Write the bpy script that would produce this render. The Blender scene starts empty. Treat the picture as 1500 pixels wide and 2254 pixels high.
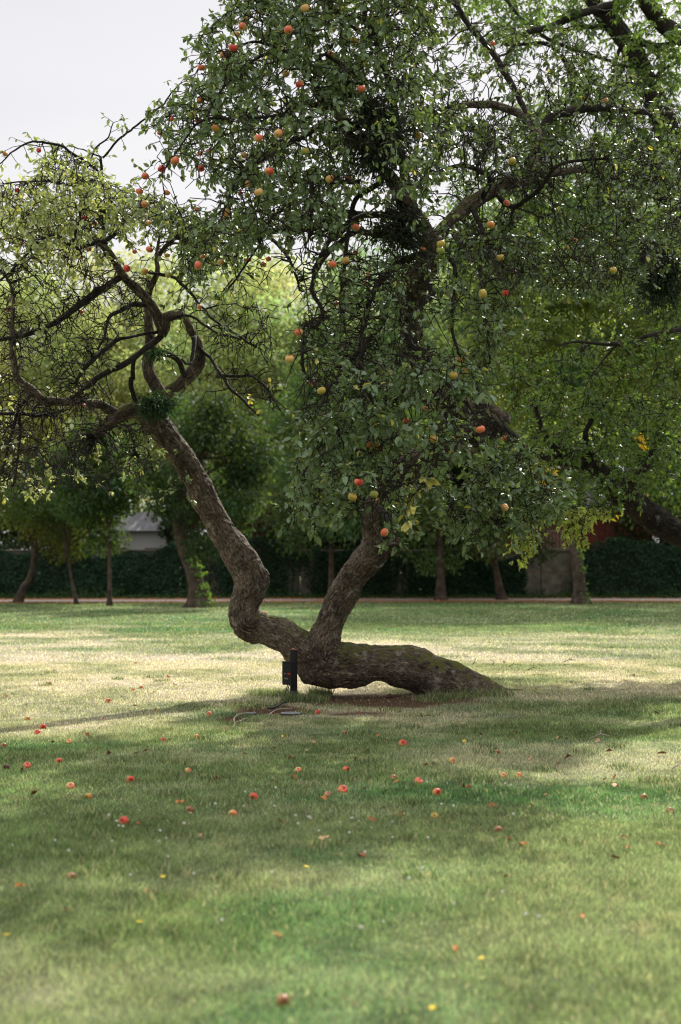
import bpy, math, random
import numpy as np
from mathutils import Vector

# ------------------------------------------------------------------ camera, world, sun
scn = bpy.context.scene
COL = scn.collection
F = 3130.0                       # focal length in photo pixels (50 mm on a 36 mm tall frame)
HZ = 1245.0                      # horizon row
CAMH = 1.6
PITCH = math.atan((HZ - 1127.0) / F)
cam = bpy.data.cameras.new('camera'); camo = bpy.data.objects.new('camera', cam); COL.objects.link(camo)
cam.sensor_fit = 'VERTICAL'; cam.sensor_height = 36.0; cam.sensor_width = 24.0; cam.lens = 50.0
cam.clip_start = 0.1; cam.clip_end = 2000
cam.dof.use_dof = True; cam.dof.focus_distance = 14.5; cam.dof.aperture_fstop = 1.7
camo.location = (0, 0, CAMH); camo.rotation_euler = (math.pi / 2 + PITCH, 0, 0)
scn.camera = camo

SUN_EL, SUN_AZ = math.radians(40), math.radians(22)
world = bpy.data.worlds.new("World"); scn.world = world; world.use_nodes = True
wn = world.node_tree; wn.nodes.clear()
def wnode(t, **k):
    n = wn.nodes.new(t)
    for a, b in k.items(): setattr(n, a, b)
    return n
sky = wnode('ShaderNodeTexSky', sky_type='NISHITA', sun_disc=False, sun_elevation=SUN_EL, sun_rotation=SUN_AZ, dust_density=4.0)
sk = wnode('ShaderNodeVectorMath', operation='SCALE'); sk.inputs['Scale'].default_value = 0.10
wn.links.new(sky.outputs[0], sk.inputs[0])
tc = wnode('ShaderNodeTexCoord'); mp = wnode('ShaderNodeMapping'); mp.inputs['Scale'].default_value = (1.2, 1.2, 3.5)
nz = wnode('ShaderNodeTexNoise'); nz.inputs['Scale'].default_value = 1.6; nz.inputs['Detail'].default_value = 4
wn.links.new(tc.outputs['Generated'], mp.inputs[0]); wn.links.new(mp.outputs[0], nz.inputs['Vector'])
cr = wnode('ShaderNodeValToRGB'); cr.color_ramp.elements[0].position = 0.3; cr.color_ramp.elements[0].color = (0.77, 0.765, 0.80, 1)
cr.color_ramp.elements[1].position = 0.7; cr.color_ramp.elements[1].color = (0.88, 0.87, 0.89, 1)
wn.links.new(nz.outputs['Fac'], cr.inputs[0])
mx = wnode('ShaderNodeMix', data_type='RGBA'); mx.inputs[0].default_value = 0.94
wn.links.new(sk.outputs[0], mx.inputs[6]); wn.links.new(cr.outputs[0], mx.inputs[7])
bgn = wnode('ShaderNodeBackground')
# cloud cover brightened overhead, above the view, to lift the light in the shade
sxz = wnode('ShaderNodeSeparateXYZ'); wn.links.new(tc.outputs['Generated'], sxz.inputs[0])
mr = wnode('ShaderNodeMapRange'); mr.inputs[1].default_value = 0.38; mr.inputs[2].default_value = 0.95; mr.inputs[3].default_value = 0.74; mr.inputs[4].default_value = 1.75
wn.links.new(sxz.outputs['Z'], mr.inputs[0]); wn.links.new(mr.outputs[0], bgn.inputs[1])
wo = wnode('ShaderNodeOutputWorld')
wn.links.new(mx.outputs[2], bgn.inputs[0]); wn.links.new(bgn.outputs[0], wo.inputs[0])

sl = bpy.data.lights.new('sun', 'SUN'); so = bpy.data.objects.new('sun', sl); COL.objects.link(so)
sl.energy = 5.0; sl.angle = math.radians(0.6); sl.color = (1.0, 0.955, 0.90)
sd = Vector((math.sin(SUN_AZ) * math.cos(SUN_EL), math.cos(SUN_AZ) * math.cos(SUN_EL), math.sin(SUN_EL)))
so.rotation_euler = sd.to_track_quat('Z', 'Y').to_euler(); so.location = (0, 0, 40)
scn.view_settings.view_transform = 'Standard'; scn.view_settings.look = 'None'
scn.view_settings.exposure = 0.55; scn.view_settings.gamma = 1.0
scn.cycles.max_bounces = 8; scn.cycles.diffuse_bounces = 4; scn.cycles.transmission_bounces = 5
scn.cycles.transparent_max_bounces = 6
scn.cycles.use_denoising = True; scn.cycles.pixel_filter_type = 'BLACKMAN_HARRIS'; scn.cycles.filter_width = 1.15

# ------------------------------------------------------------------ maths helpers
rng = np.random.default_rng(7)
def smooth(a, b, x):
    t = np.clip((x - a) / (b - a), 0, 1); return t * t * (3 - 2 * t)
def _h(ix, iy, iz, s):
    n = (ix.astype(np.int64) * 374761393 + iy.astype(np.int64) * 668265263 + iz.astype(np.int64) * 2147483647 + s * 974634777) & 0xffffffff
    n = ((n ^ (n >> 13)) * 1274126177) & 0xffffffff
    n = (n ^ (n >> 16)) & 0xffffffff
    return n / 4294967295.0
def noise(p, s=0):
    """value noise -1..1 at p (N,3)"""
    p = np.asarray(p, float); i = np.floor(p).astype(np.int64); f = p - i; u = f * f * (3 - 2 * f)
    r = 0
    for dx in (0, 1):
        for dy in (0, 1):
            for dz in (0, 1):
                w = (u[:, 0] if dx else 1 - u[:, 0]) * (u[:, 1] if dy else 1 - u[:, 1]) * (u[:, 2] if dz else 1 - u[:, 2])
                r = r + w * _h(i[:, 0] + dx, i[:, 1] + dy, i[:, 2] + dz, s)
    return r * 2 - 1
def fbm(p, s=0, o=3):
    p = np.asarray(p, float); a, r, t = 1.0, 0, 0
    for k in range(o):
        r = r + a * noise(p * 2 ** k + 17.3 * k, s + k); t += a; a *= 0.5
    return r / t
def n2(x, y, sc, s=0, o=3):
    x = np.asarray(x, float); return fbm(np.stack([x * sc, np.asarray(y, float) * sc, np.zeros_like(x)], 1), s, o)

SP, CP = math.sin(PITCH), math.cos(PITCH)
def P(px, py, d):
    v = (1127.0 - py) / F; u = (px - 750.0) / F
    D = d / (CP - v * SP)
    return np.array([u * D, d, CAMH + D * (SP + v * CP)])
def proj(p):
    r = p - np.array([0, 0, CAMH]); D = r[..., 1] * CP + r[..., 2] * SP; U = -r[..., 1] * SP + r[..., 2] * CP
    return 750 + F * r[..., 0] / D, 1127 - F * U / D
BX, BY = 0.0, 17.6
def gz(x, y):
    x = np.atleast_1d(np.asarray(x, float)); y = np.atleast_1d(np.asarray(y, float))
    z = 0.03 * n2(x, y, 0.35, 31, 2) + 0.06 * np.exp(-(((x - 1.7) / 0.9) ** 2 + ((y - 17.6) / 0.7) ** 2)) - 0.03 * np.exp(-(((x - 0.2) / 0.8) ** 2 + ((y - 17.6) / 0.5) ** 2))
    return z * np.clip(1.4 - y / 60, 0.0, 1)
def G(px, py):
    """point of the lawn seen at a photo pixel"""
    u = (px - 750.0) / F; v = (1127.0 - py) / F
    dr = np.array([u, CP - v * SP, SP + v * CP]); t = -CAMH / dr[2]
    for _ in range(3):
        p = np.array([0, 0, CAMH]) + dr * t; t = (gz(p[0], p[1])[0] - CAMH) / dr[2]
    return np.array([0, 0, CAMH]) + dr * t

# ------------------------------------------------------------------ object helpers
def mesh(name, V, faces, mat, parent=None, col=None, vec=None, smooth_=True):
    """faces: list of (n,k) int arrays"""
    V = np.asarray(V, np.float32); m = bpy.data.meshes.new(name)
    faces = [np.asarray(f, np.int32) for f in faces if len(f)]
    m.vertices.add(len(V)); m.vertices.foreach_set('co', V.ravel())
    tot = np.concatenate([np.full(len(f), f.shape[1], np.int32) for f in faces])
    idx = np.concatenate([f.ravel() for f in faces])
    m.loops.add(len(idx)); m.loops.foreach_set('vertex_index', idx)
    m.polygons.add(len(tot)); st = np.zeros(len(tot), np.int32); st[1:] = np.cumsum(tot)[:-1]
    m.polygons.foreach_set('loop_start', st); m.polygons.foreach_set('loop_total', tot)
    m.polygons.foreach_set('use_smooth', np.full(len(tot), bool(smooth_)))
    m.update(calc_edges=True)
    if col is not None:
        a = m.attributes.new('col', 'FLOAT_COLOR', 'POINT')
        c = np.ones((len(V), 4), np.float32); c[:, :col.shape[1]] = col; a.data.foreach_set('color', c.ravel())
    if vec is not None:
        a = m.attributes.new('bark', 'FLOAT_VECTOR', 'POINT'); a.data.foreach_set('vector', np.asarray(vec, np.float32).ravel())
    if mat: m.materials.append(mat)
    o = bpy.data.objects.new(name, m); COL.objects.link(o)
    if parent: o.parent = parent
    return o
def empty(name, loc=(0, 0, 0)):
    o = bpy.data.objects.new(name, None); o.location = loc; o.empty_display_size = 0.2; COL.objects.link(o); return o
def tag(o, label=None, cat=None, group=None, kind=None):
    if label: o['label'] = label
    if cat: o['category'] = cat
    if group: o['group'] = group
    if kind: o['kind'] = kind
    return o
class MB:
    def __init__(s): s.v = []; s.q = []; s.t = []; s.b = []; s.n = 0
    def add(s, v, q=None, t=None, b=None):
        s.v.append(np.asarray(v, float))
        if q is not None and len(q): s.q.append(np.asarray(q) + s.n)
        if t is not None and len(t): s.t.append(np.asarray(t) + s.n)
        s.b.append(np.zeros((len(v), 3)) if b is None else b)
        s.n += len(v)
    def tube(s, pts, rad, k=6, cap=True, u0=0.0):
        pts = np.asarray(pts, float); rad = np.asarray(rad, float); n = len(pts)
        T = np.gradient(pts, axis=0); T /= np.linalg.norm(T, axis=1)[:, None] + 1e-9
        a = np.array([0, 0, 1.0]) if abs(T[0, 2]) < 0.9 else np.array([1.0, 0, 0])
        N = np.zeros_like(T); x = np.cross(T[0], a); N[0] = x / np.linalg.norm(x)
        for i in range(1, n):
            x = N[i - 1] - T[i] * np.dot(N[i - 1], T[i]); N[i] = x / (np.linalg.norm(x) + 1e-9)
        B = np.cross(T, N); an = np.arange(k) * 2 * math.pi / k
        ring = N[:, None, :] * np.cos(an)[None, :, None] + B[:, None, :] * np.sin(an)[None, :, None]
        v = pts[:, None, :] + ring * rad[:, None, None]
        L = np.concatenate([[0], np.cumsum(np.linalg.norm(np.diff(pts, axis=0), axis=1))]) + u0
        bk = np.stack([rad[:, None] * np.cos(an), rad[:, None] * np.sin(an), np.repeat(L[:, None], k, 1)], 2)
        i = np.arange(n - 1)[:, None] * k; j = np.arange(k)[None]; j2 = (j + 1) % k
        q = np.stack([i + j, i + j2, i + k + j2, i + k + j], 2).reshape(-1, 4)
        v = v.reshape(-1, 3); bk = bk.reshape(-1, 3); t = []
        if cap:
            v = np.vstack([v, pts[0], pts[-1]]); bk = np.vstack([bk, [0, 0, 0], [0, 0, L[-1]]]); c0, c1 = n * k, n * k + 1
            for jj in range(k):
                t.append((c0, (jj + 1) % k, jj)); t.append((c1, (n - 1) * k + jj, (n - 1) * k + (jj + 1) % k))
        s.add(v, q, t, bk)
    def box(s, c, sz, rz=0.0):
        c = np.asarray(c, float); h = np.asarray(sz, float) / 2
        g = np.array([[x, y, z] for x in (-1, 1) for y in (-1, 1) for z in (-1, 1)]) * h
        R = np.array([[math.cos(rz), -math.sin(rz), 0], [math.sin(rz), math.cos(rz), 0], [0, 0, 1]])
        s.add(g @ R.T + c, [(0, 1, 3, 2), (4, 6, 7, 5), (0, 4, 5, 1), (2, 3, 7, 6), (0, 2, 6, 4), (1, 5, 7, 3)])
    def build(s, name, mat, parent=None, col=None, sm=True):
        V = np.vstack(s.v); fs = []
        if s.q: fs.append(np.vstack(s.q))
        if s.t: fs.append(np.vstack(s.t))
        return mesh(name, V, fs, mat, parent, col, np.vstack(s.b), sm)
def bevel(o, w=0.004, seg=2):
    m = o.modifiers.new('bevel', 'BEVEL'); m.width = w; m.segments = seg; m.limit_method = 'ANGLE'; return o
def spline(pts, step=0.06):
    """Catmull-Rom through (N,k) points, resampled"""
    pts = np.asarray(pts, float)
    if len(pts) == 2:
        n = max(2, int(np.linalg.norm(pts[1, :3] - pts[0, :3]) / step)); t = np.linspace(0, 1, n + 1)[:, None]
        return pts[0] * (1 - t) + pts[1] * t
    E = np.vstack([2 * pts[0] - pts[1], pts, 2 * pts[-1] - pts[-2]]); out = []
    for i in range(1, len(E) - 2):
        n = max(1, int(round(np.linalg.norm(E[i + 1, :3] - E[i, :3]) / step))); t = (np.arange(n) / n)[:, None]
        a, b, c, d = E[i - 1], E[i], E[i + 1], E[i + 2]
        out.append(0.5 * ((2 * b) + (c - a) * t + (2 * a - 5 * b + 4 * c - d) * t ** 2 + (-a + 3 * b - 3 * c + d) * t ** 3))
    out.append(pts[-1:]); return np.vstack(out)
def trace(lst, step=0.06):
    """[(px,py,width_px,depth)] -> points, radii"""
    a = []
    for px, py, w, d in lst:
        a.append(np.append(P(px, py, d), w / 2.0 / F * d))
    a = spline(a, step); return a[:, :3], np.maximum(a[:, 3], 0.002)

# ------------------------------------------------------------------ materials
def newmat(name):
    m = bpy.data.materials.new(name); m.use_nodes = True; t = m.node_tree; t.nodes.clear(); return m, t
def nd(t, typ, **k):
    n = t.nodes.new(typ)
    for a, b in k.items():
        if a.startswith('i_'):
            n.inputs[int(a[2:]) if a[2:].isdigit() else a[2:]].default_value = b
        else: setattr(n, a, b)
    return n
def ramp(t, els):
    r = nd(t, 'ShaderNodeValToRGB'); e = r.color_ramp.elements
    while len(e) < len(els): e.new(0.5)
    for i, (p, c) in enumerate(els): e[i].position = p; e[i].color = tuple(c) + (1,)
    return r
def plain(name, c, rough=0.6, metal=0.0, var=0.25, scale=40, bump=0.0, spec=0.4):
    m, t = newmat(name); L = t.links
    tcn = nd(t, 'ShaderNodeTexCoord'); nzn = nd(t, 'ShaderNodeTexNoise', i_Scale=scale, i_Detail=4.0)
    L.new(tcn.outputs['Object'], nzn.inputs['Vector'])
    r = ramp(t, [(0.3, [x * (1 - var) for x in c]), (0.7, [min(1, x * (1 + var)) for x in c])]); L.new(nzn.outputs['Fac'], r.inputs[0])
    b = nd(t, 'ShaderNodeBsdfPrincipled'); b.inputs['Roughness'].default_value = rough; b.inputs['Metallic'].default_value = metal
    b.inputs['Specular IOR Level'].default_value = spec
    L.new(r.outputs[0], b.inputs['Base Color'])
    if bump:
        bm = nd(t, 'ShaderNodeBump', i_Strength=bump, i_Distance=0.01); L.new(nzn.outputs['Fac'], bm.inputs['Height']); L.new(bm.outputs[0], b.inputs['Normal'])
    o = nd(t, 'ShaderNodeOutputMaterial'); L.new(b.outputs[0], o.inputs[0]); return m
def leafmat(name, trans=0.45, rough=0.5, back=1.5, tint=(1.5, 1.35, 0.45), spec=0.35):
    """leaf: reflects its vertex colour, passes a yellower version of it"""
    m, t = newmat(name); L = t.links
    at = nd(t, 'ShaderNodeAttribute', attribute_name='col'); ge = nd(t, 'ShaderNodeNewGeometry')
    pb = nd(t, 'ShaderNodeMix', data_type='RGBA', blend_type='MULTIPLY'); pb.inputs[0].default_value = 1.0
    L.new(at.outputs['Color'], pb.inputs[6]); pb.inputs[7].default_value = (back, back * 1.02, back * 1.15, 1)
    mxn = nd(t, 'ShaderNodeMix', data_type='RGBA'); L.new(ge.outputs['Backfacing'], mxn.inputs[0]); L.new(at.outputs['Color'], mxn.inputs[6]); L.new(pb.outputs[2], mxn.inputs[7])
    b = nd(t, 'ShaderNodeBsdfPrincipled'); b.inputs['Roughness'].default_value = rough; b.inputs['Specular IOR Level'].default_value = spec
    L.new(mxn.outputs[2], b.inputs['Base Color'])
    tm = nd(t, 'ShaderNodeMix', data_type='RGBA', blend_type='MULTIPLY'); tm.inputs[0].default_value = 1.0
    L.new(at.outputs['Color'], tm.inputs[6]); tm.inputs[7].default_value = tuple(x * 2.0 for x in tint) + (1,)
    tr = nd(t, 'ShaderNodeBsdfTranslucent'); L.new(tm.outputs[2], tr.inputs[0])
    ms = nd(t, 'ShaderNodeMixShader'); ms.inputs[0].default_value = trans; L.new(b.outputs[0], ms.inputs[1]); L.new(tr.outputs[0], ms.inputs[2])
    o = nd(t, 'ShaderNodeOutputMaterial'); L.new(ms.outputs[0], o.inputs[0]); return m
def barkmat(name, dark, light, moss=0.5, scale=1.0, strength=0.9, lichen=0.35, log=False):
    m, t = newmat(name); L = t.links
    at = nd(t, 'ShaderNodeAttribute', attribute_name='bark')
    mp_ = nd(t, 'ShaderNodeMapping'); mp_.inputs['Scale'].default_value = (23 * scale, 23 * scale, 11 * scale); L.new(at.outputs['Vector'], mp_.inputs[0])
    nw = nd(t, 'ShaderNodeTexNoise', i_Scale=0.6, i_Detail=3.0); L.new(mp_.outputs[0], nw.inputs['Vector'])
    wv = nd(t, 'ShaderNodeVectorMath', operation='MULTIPLY_ADD'); wv.inputs[1].default_value = (1.6, 1.6, 1.6); L.new(nw.outputs['Color'], wv.inputs[0]); L.new(mp_.outputs[0], wv.inputs[2])
    vo = nd(t, 'ShaderNodeTexVoronoi', feature='DISTANCE_TO_EDGE', i_Scale=1.0); L.new(wv.outputs[0], vo.inputs['Vector'])
    n1 = nd(t, 'ShaderNodeTexNoise', i_Scale=2.2, i_Detail=6.0, i_Roughness=0.7); L.new(mp_.outputs[0], n1.inputs['Vector'])
    n3 = nd(t, 'ShaderNodeTexNoise', i_Scale=6.5, i_Detail=5.0, i_Roughness=0.65); tcn = nd(t, 'ShaderNodeTexCoord'); L.new(tcn.outputs['Object'], n3.inputs['Vector'])
    r1 = ramp(t, [(0.0, [x * 0.35 for x in dark]), (0.08, dark), (0.45, [(a + b) / 2 for a, b in zip(dark, light)])]); L.new(vo.outputs[0], r1.inputs[0])
    r2 = ramp(t, [(0.35, dark), (0.62, light)]); L.new(n1.outputs['Fac'], r2.inputs[0])
    m1 = nd(t, 'ShaderNodeMix', data_type='RGBA'); m1.inputs[0].default_value = 0.6; L.new(r1.outputs[0], m1.inputs[6]); L.new(r2.outputs[0], m1.inputs[7])
    # broad stains and worn pale flakes
    n5 = nd(t, 'ShaderNodeTexNoise', i_Scale=2.6, i_Detail=4.0, i_Roughness=0.6); L.new(tcn.outputs['Object'], n5.inputs['Vector'])
    r5 = ramp(t, [(0.36, (0.38, 0.36, 0.34)), (0.60, (1.15, 1.12, 1.08))]); L.new(n5.outputs['Fac'], r5.inputs[0])
    mps = nd(t, 'ShaderNodeMapping'); mps.inputs['Scale'].default_value = (30, 30, 9); L.new(at.outputs['Vector'], mps.inputs[0])
    n6 = nd(t, 'ShaderNodeTexNoise', i_Scale=1.0, i_Detail=5.0, i_Roughness=0.7); L.new(mps.outputs[0], n6.inputs['Vector'])
    r6 = ramp(t, [(0.56, (0, 0, 0)), (0.63, (1, 1, 1))]); L.new(n6.outputs['Fac'], r6.inputs[0])
    m5 = nd(t, 'ShaderNodeMix', data_type='RGBA', blend_type='MULTIPLY'); m5.inputs[0].default_value = 1.0; L.new(m1.outputs[2], m5.inputs[6]); L.new(r5.outputs[0], m5.inputs[7])
    f6 = nd(t, 'ShaderNodeMath', operation='MULTIPLY'); f6.inputs[1].default_value = lichen * 0.8; L.new(r6.outputs[0], f6.inputs[0])
    m6 = nd(t, 'ShaderNodeMix', data_type='RGBA'); L.new(f6.outputs[0], m6.inputs[0]); L.new(m5.outputs[2], m6.inputs[6]); m6.inputs[7].default_value = tuple(min(1, x * 1.5) for x in light) + (1,); m1 = m6
    # lichen blotches
    rl = ramp(t, [(0.58, (0, 0, 0)), (0.70, (1, 1, 1))]); L.new(n3.outputs['Fac'], rl.inputs[0])
    ml = nd(t, 'ShaderNodeMath', operation='MULTIPLY'); ml.inputs[1].default_value = lichen; L.new(rl.outputs[0], ml.inputs[0])
    m2 = nd(t, 'ShaderNodeMix', data_type='RGBA'); L.new(ml.outputs[0], m2.inputs[0]); L.new(m1.outputs[2], m2.inputs[6]); m2.inputs[7].default_value = (0.34, 0.32, 0.27, 1)
    # moss grows on the upper sides
    ge = nd(t, 'ShaderNodeNewGeometry'); sx = nd(t, 'ShaderNodeSeparateXYZ'); L.new(ge.outputs['Normal'], sx.inputs[0])
    n4 = nd(t, 'ShaderNodeTexNoise', i_Scale=9.0, i_Detail=6.0); L.new(tcn.outputs['Object'], n4.inputs['Vector'])
    ad = nd(t, 'ShaderNodeMath', operation='MULTIPLY_ADD'); ad.inputs[1].default_value = 0.32; L.new(sx.outputs['Z'], ad.inputs[0]); L.new(n4.outputs['Fac'], ad.inputs[2])
    if log:      # moss is thickest on the lying part and on the knee
        sz = nd(t, 'ShaderNodeSeparateXYZ'); L.new(at.outputs['Vector'], sz.inputs[0])
        lr = nd(t, 'ShaderNodeMapRange'); lr.inputs[1].default_value = 2.3; lr.inputs[2].default_value = 3.2; lr.inputs[3].default_value = 0.075; lr.inputs[4].default_value = 0.0; L.new(sz.outputs['Z'], lr.inputs[0])
        ad2 = nd(t, 'ShaderNodeMath', operation='ADD'); L.new(ad.outputs[0], ad2.inputs[0]); L.new(lr.outputs[0], ad2.inputs[1]); ad = ad2
    rm = ramp(t, [(0.70, (0, 0, 0)), (0.84, (1, 1, 1))]); L.new(ad.outputs[0], rm.inputs[0])
    mm = nd(t, 'ShaderNodeMath', operation='MULTIPLY'); mm.inputs[1].default_value = moss; L.new(rm.outputs[0], mm.inputs[0])
    m3 = nd(t, 'ShaderNodeMix', data_type='RGBA'); L.new(mm.outputs[0], m3.inputs[0]); L.new(m2.outputs[2], m3.inputs[6]); m3.inputs[7].default_value = (0.10, 0.105, 0.025, 1)
    b = nd(t, 'ShaderNodeBsdfPrincipled'); b.inputs['Roughness'].default_value = 0.85; b.inputs['Specular IOR Level'].default_value = 0.2
    L.new(m3.outputs[2], b.inputs['Base Color'])
    hh = nd(t, 'ShaderNodeMath', operation='ADD'); L.new(vo.outputs[0], hh.inputs[0]); L.new(n1.outputs['Fac'], hh.inputs[1])
    bm = nd(t, 'ShaderNodeBump', i_Strength=strength, i_Distance=0.025); L.new(hh.outputs[0], bm.inputs['Height']); L.new(bm.outputs[0], b.inputs['Normal'])
    o = nd(t, 'ShaderNodeOutputMaterial'); L.new(b.outputs[0], o.inputs[0]); return m
def applemat(name, base, blush, amt):
    m, t = newmat(name); L = t.links
    tcn = nd(t, 'ShaderNodeTexCoord'); oi = nd(t, 'ShaderNodeObjectInfo')
    sx = nd(t, 'ShaderNodeSeparateXYZ'); L.new(tcn.outputs['Object'], sx.inputs[0])
    va = nd(t, 'ShaderNodeVectorMath', operation='ADD'); L.new(tcn.outputs['Object'], va.inputs[0]); L.new(oi.outputs['Random'], va.inputs[1])
    n1 = nd(t, 'ShaderNodeTexNoise', i_Scale=22.0, i_Detail=3.0); L.new(va.outputs[0], n1.inputs['Vector'])
    st = nd(t, 'ShaderNodeMapping'); st.inputs['Scale'].default_value = (160, 160, 12); L.new(tcn.outputs['Object'], st.inputs[0])
    n2_ = nd(t, 'ShaderNodeTexNoise', i_Scale=1.0, i_Detail=2.0); L.new(st.outputs[0], n2_.inputs['Vector'])
    a1 = nd(t, 'ShaderNodeMath', operation='MULTIPLY_ADD'); a1.inputs[1].default_value = 12.0; a1.inputs[2].default_value = amt; L.new(sx.outputs['X'], a1.inputs[0])
    a2 = nd(t, 'ShaderNodeMath', operation='ADD'); L.new(n1.outputs['Fac'], a2.inputs[0]); L.new(a1.outputs[0], a2.inputs[1])
    a3 = nd(t, 'ShaderNodeMath', operation='MULTIPLY_ADD'); a3.inputs[1].default_value = 0.5; L.new(n2_.outputs['Fac'], a3.inputs[0]); L.new(a2.outputs[0], a3.inputs[2])
    r = ramp(t, [(0.62, base), (0.98, blush)]); L.new(a3.outputs[0], r.inputs[0])
    # brown dimples at both ends
    ln = nd(t, 'ShaderNodeVectorMath', operation='MULTIPLY'); ln.inputs[1].default_value = (1, 1, 0); L.new(tcn.outputs['Object'], ln.inputs[0])
    le = nd(t, 'ShaderNodeVectorMath', operation='LENGTH'); L.new(ln.outputs[0], le.inputs[0])
    rd = ramp(t, [(0.003, (1, 1, 1)), (0.0085, (0, 0, 0))]); L.new(le.outputs['Value'], rd.inputs[0])
    mxn = nd(t, 'ShaderNodeMix', data_type='RGBA'); L.new(rd.outputs[0], mxn.inputs[0]); L.new(r.outputs[0], mxn.inputs[6]); mxn.inputs[7].default_value = (0.04, 0.025, 0.012, 1)
    b = nd(t, 'ShaderNodeBsdfPrincipled'); b.inputs['Roughness'].default_value = 0.38; b.inputs['Specular IOR Level'].default_value = 0.4
    L.new(mxn.outputs[2], b.inputs['Base Color']); o = nd(t, 'ShaderNodeOutputMaterial'); L.new(b.outputs[0], o.inputs[0]); return m

M_BARK = barkmat('apple_bark', (0.018, 0.013, 0.009), (0.27, 0.215, 0.16), moss=0.85, strength=1.0, lichen=0.75, log=True)
M_BARK2 = barkmat('dark_bark', (0.018, 0.015, 0.012), (0.075, 0.062, 0.05), moss=0.3, lichen=0.12, scale=1.6)
M_BARK3 = barkmat('far_bark', (0.05, 0.038, 0.028), (0.16, 0.12, 0.09), moss=0.3, lichen=0.2, scale=0.5)
M_LEAF = leafmat('apple_leaf', 0.30, 0.42, 1.45, tint=(1.35, 1.25, 0.55), spec=0.55)
M_LEAFT = leafmat('thin_leaf', 0.55, 0.45, 1.2, tint=(1.35, 1.3, 0.55), spec=0.5)
M_FAR = leafmat('far_leaf', 0.36, 0.7, 1.1, spec=0.15)
M_FARL = leafmat('far_sunny_leaf', 0.50, 0.7, 1.1, tint=(1.1, 1.15, 0.8), spec=0.1)  # brighter, more translucent copy so the back trees look sunlit
M_IVY = leafmat('ivy_leaf', 0.15, 0.75, 1.0, spec=0.06)
M_MIS = leafmat('mistletoe_leaf', 0.25, 0.55, 1.1)
M_GRASS = leafmat('grass_blade', 0.35, 0.7, 1.0, tint=(1.0, 1.05, 0.7), spec=0.04)
MA = {
    'r': applemat('apple_red', (0.62, 0.20, 0.06), (0.50, 0.045, 0.025), 0.22),
    'o': applemat('apple_blush', (0.56, 0.34, 0.10), (0.58, 0.13, 0.05), 0.05),
    'y': applemat('apple_yellow', (0.36, 0.26, 0.035), (0.50, 0.14, 0.03), -0.28),
    'g': applemat('apple_green', (0.26, 0.29, 0.05), (0.42, 0.25, 0.05), -0.40),
    'b': applemat('apple_brown', (0.36, 0.17, 0.07), (0.22, 0.075, 0.03), 0.0),
    'k': applemat('apple_dark', (0.10, 0.012, 0.01), (0.05, 0.008, 0.008), 0.1)}

# ------------------------------------------------------------------ the lawn and what it is coloured like
PW = lambda x: 65.3 + 1.2 * np.sin(np.asarray(x, float) * 0.11 + 0.6)      # centre line of the path
def lawn_masks(x, y):
    x = np.asarray(x, float); y = np.asarray(y, float)
    a = n2(x, y * 0.75, 0.33, 3, 3); b = n2(x, y, 1.1, 5, 3); c = n2(x, y, 4.5, 9, 2)
    dry = smooth(-0.2, 0.6, a * 0.8 + b * 0.4 + 0.15 * c - 0.12) * (0.45 + 0.55 * smooth(8, 14, y))
    band = smooth(15.5, 19, y) * (1 - smooth(31, 36, y))
    dry = np.clip(dry * 0.75 + band * (0.34 + 0.5 * b + 0.4 * a), 0, 1)
    dry *= 1 - 0.75 * smooth(33, 40, y)
    lf = smooth(-0.9, -2.2, x) * smooth(12.4, 14.5, y) * (1 - smooth(19, 22, y)); dry = np.clip(dry + lf * (0.45 + 0.5 * b + 0.25 * c), 0, 1)
    fg = np.exp(-((x - 1.3) / 1.2) ** 2 - ((y - 7.0) / 2.2) ** 2); dry = np.clip(dry + 0.10 * fg, 0, 1)
    soil = np.zeros_like(x)
    for sx_, sy_, rx, ry, am in ((0.62, 16.8, 1.15, 0.85, 0.95), (0.25, 17.5, 0.9, 0.4, 1.1), (-0.75, 15.7, 0.42, 0.55, 0.9), (-1.12, 14.9, 0.22, 0.45, 0.8), (1.35, 15.9, 0.6, 0.5, 0.5), (0.35, 15.4, 0.5, 0.5, 0.4)):
        soil = np.maximum(soil, am * np.exp(-(((x - sx_) / rx) ** 2 + ((y - sy_) / ry) ** 2)))
    soil = smooth(0.24, 0.60, soil + 0.35 * b + 0.22 * c)
    pth = 1 - smooth(2.2, 2.9, np.abs(y - PW(x)) + 0.3 * b)
    lit = smooth(60.3, 62.6, y + 0.8 * b) * (1 - smooth(70, 71, y)) * (1 - pth)
    return dry, soil, pth, lit, b, c
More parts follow.
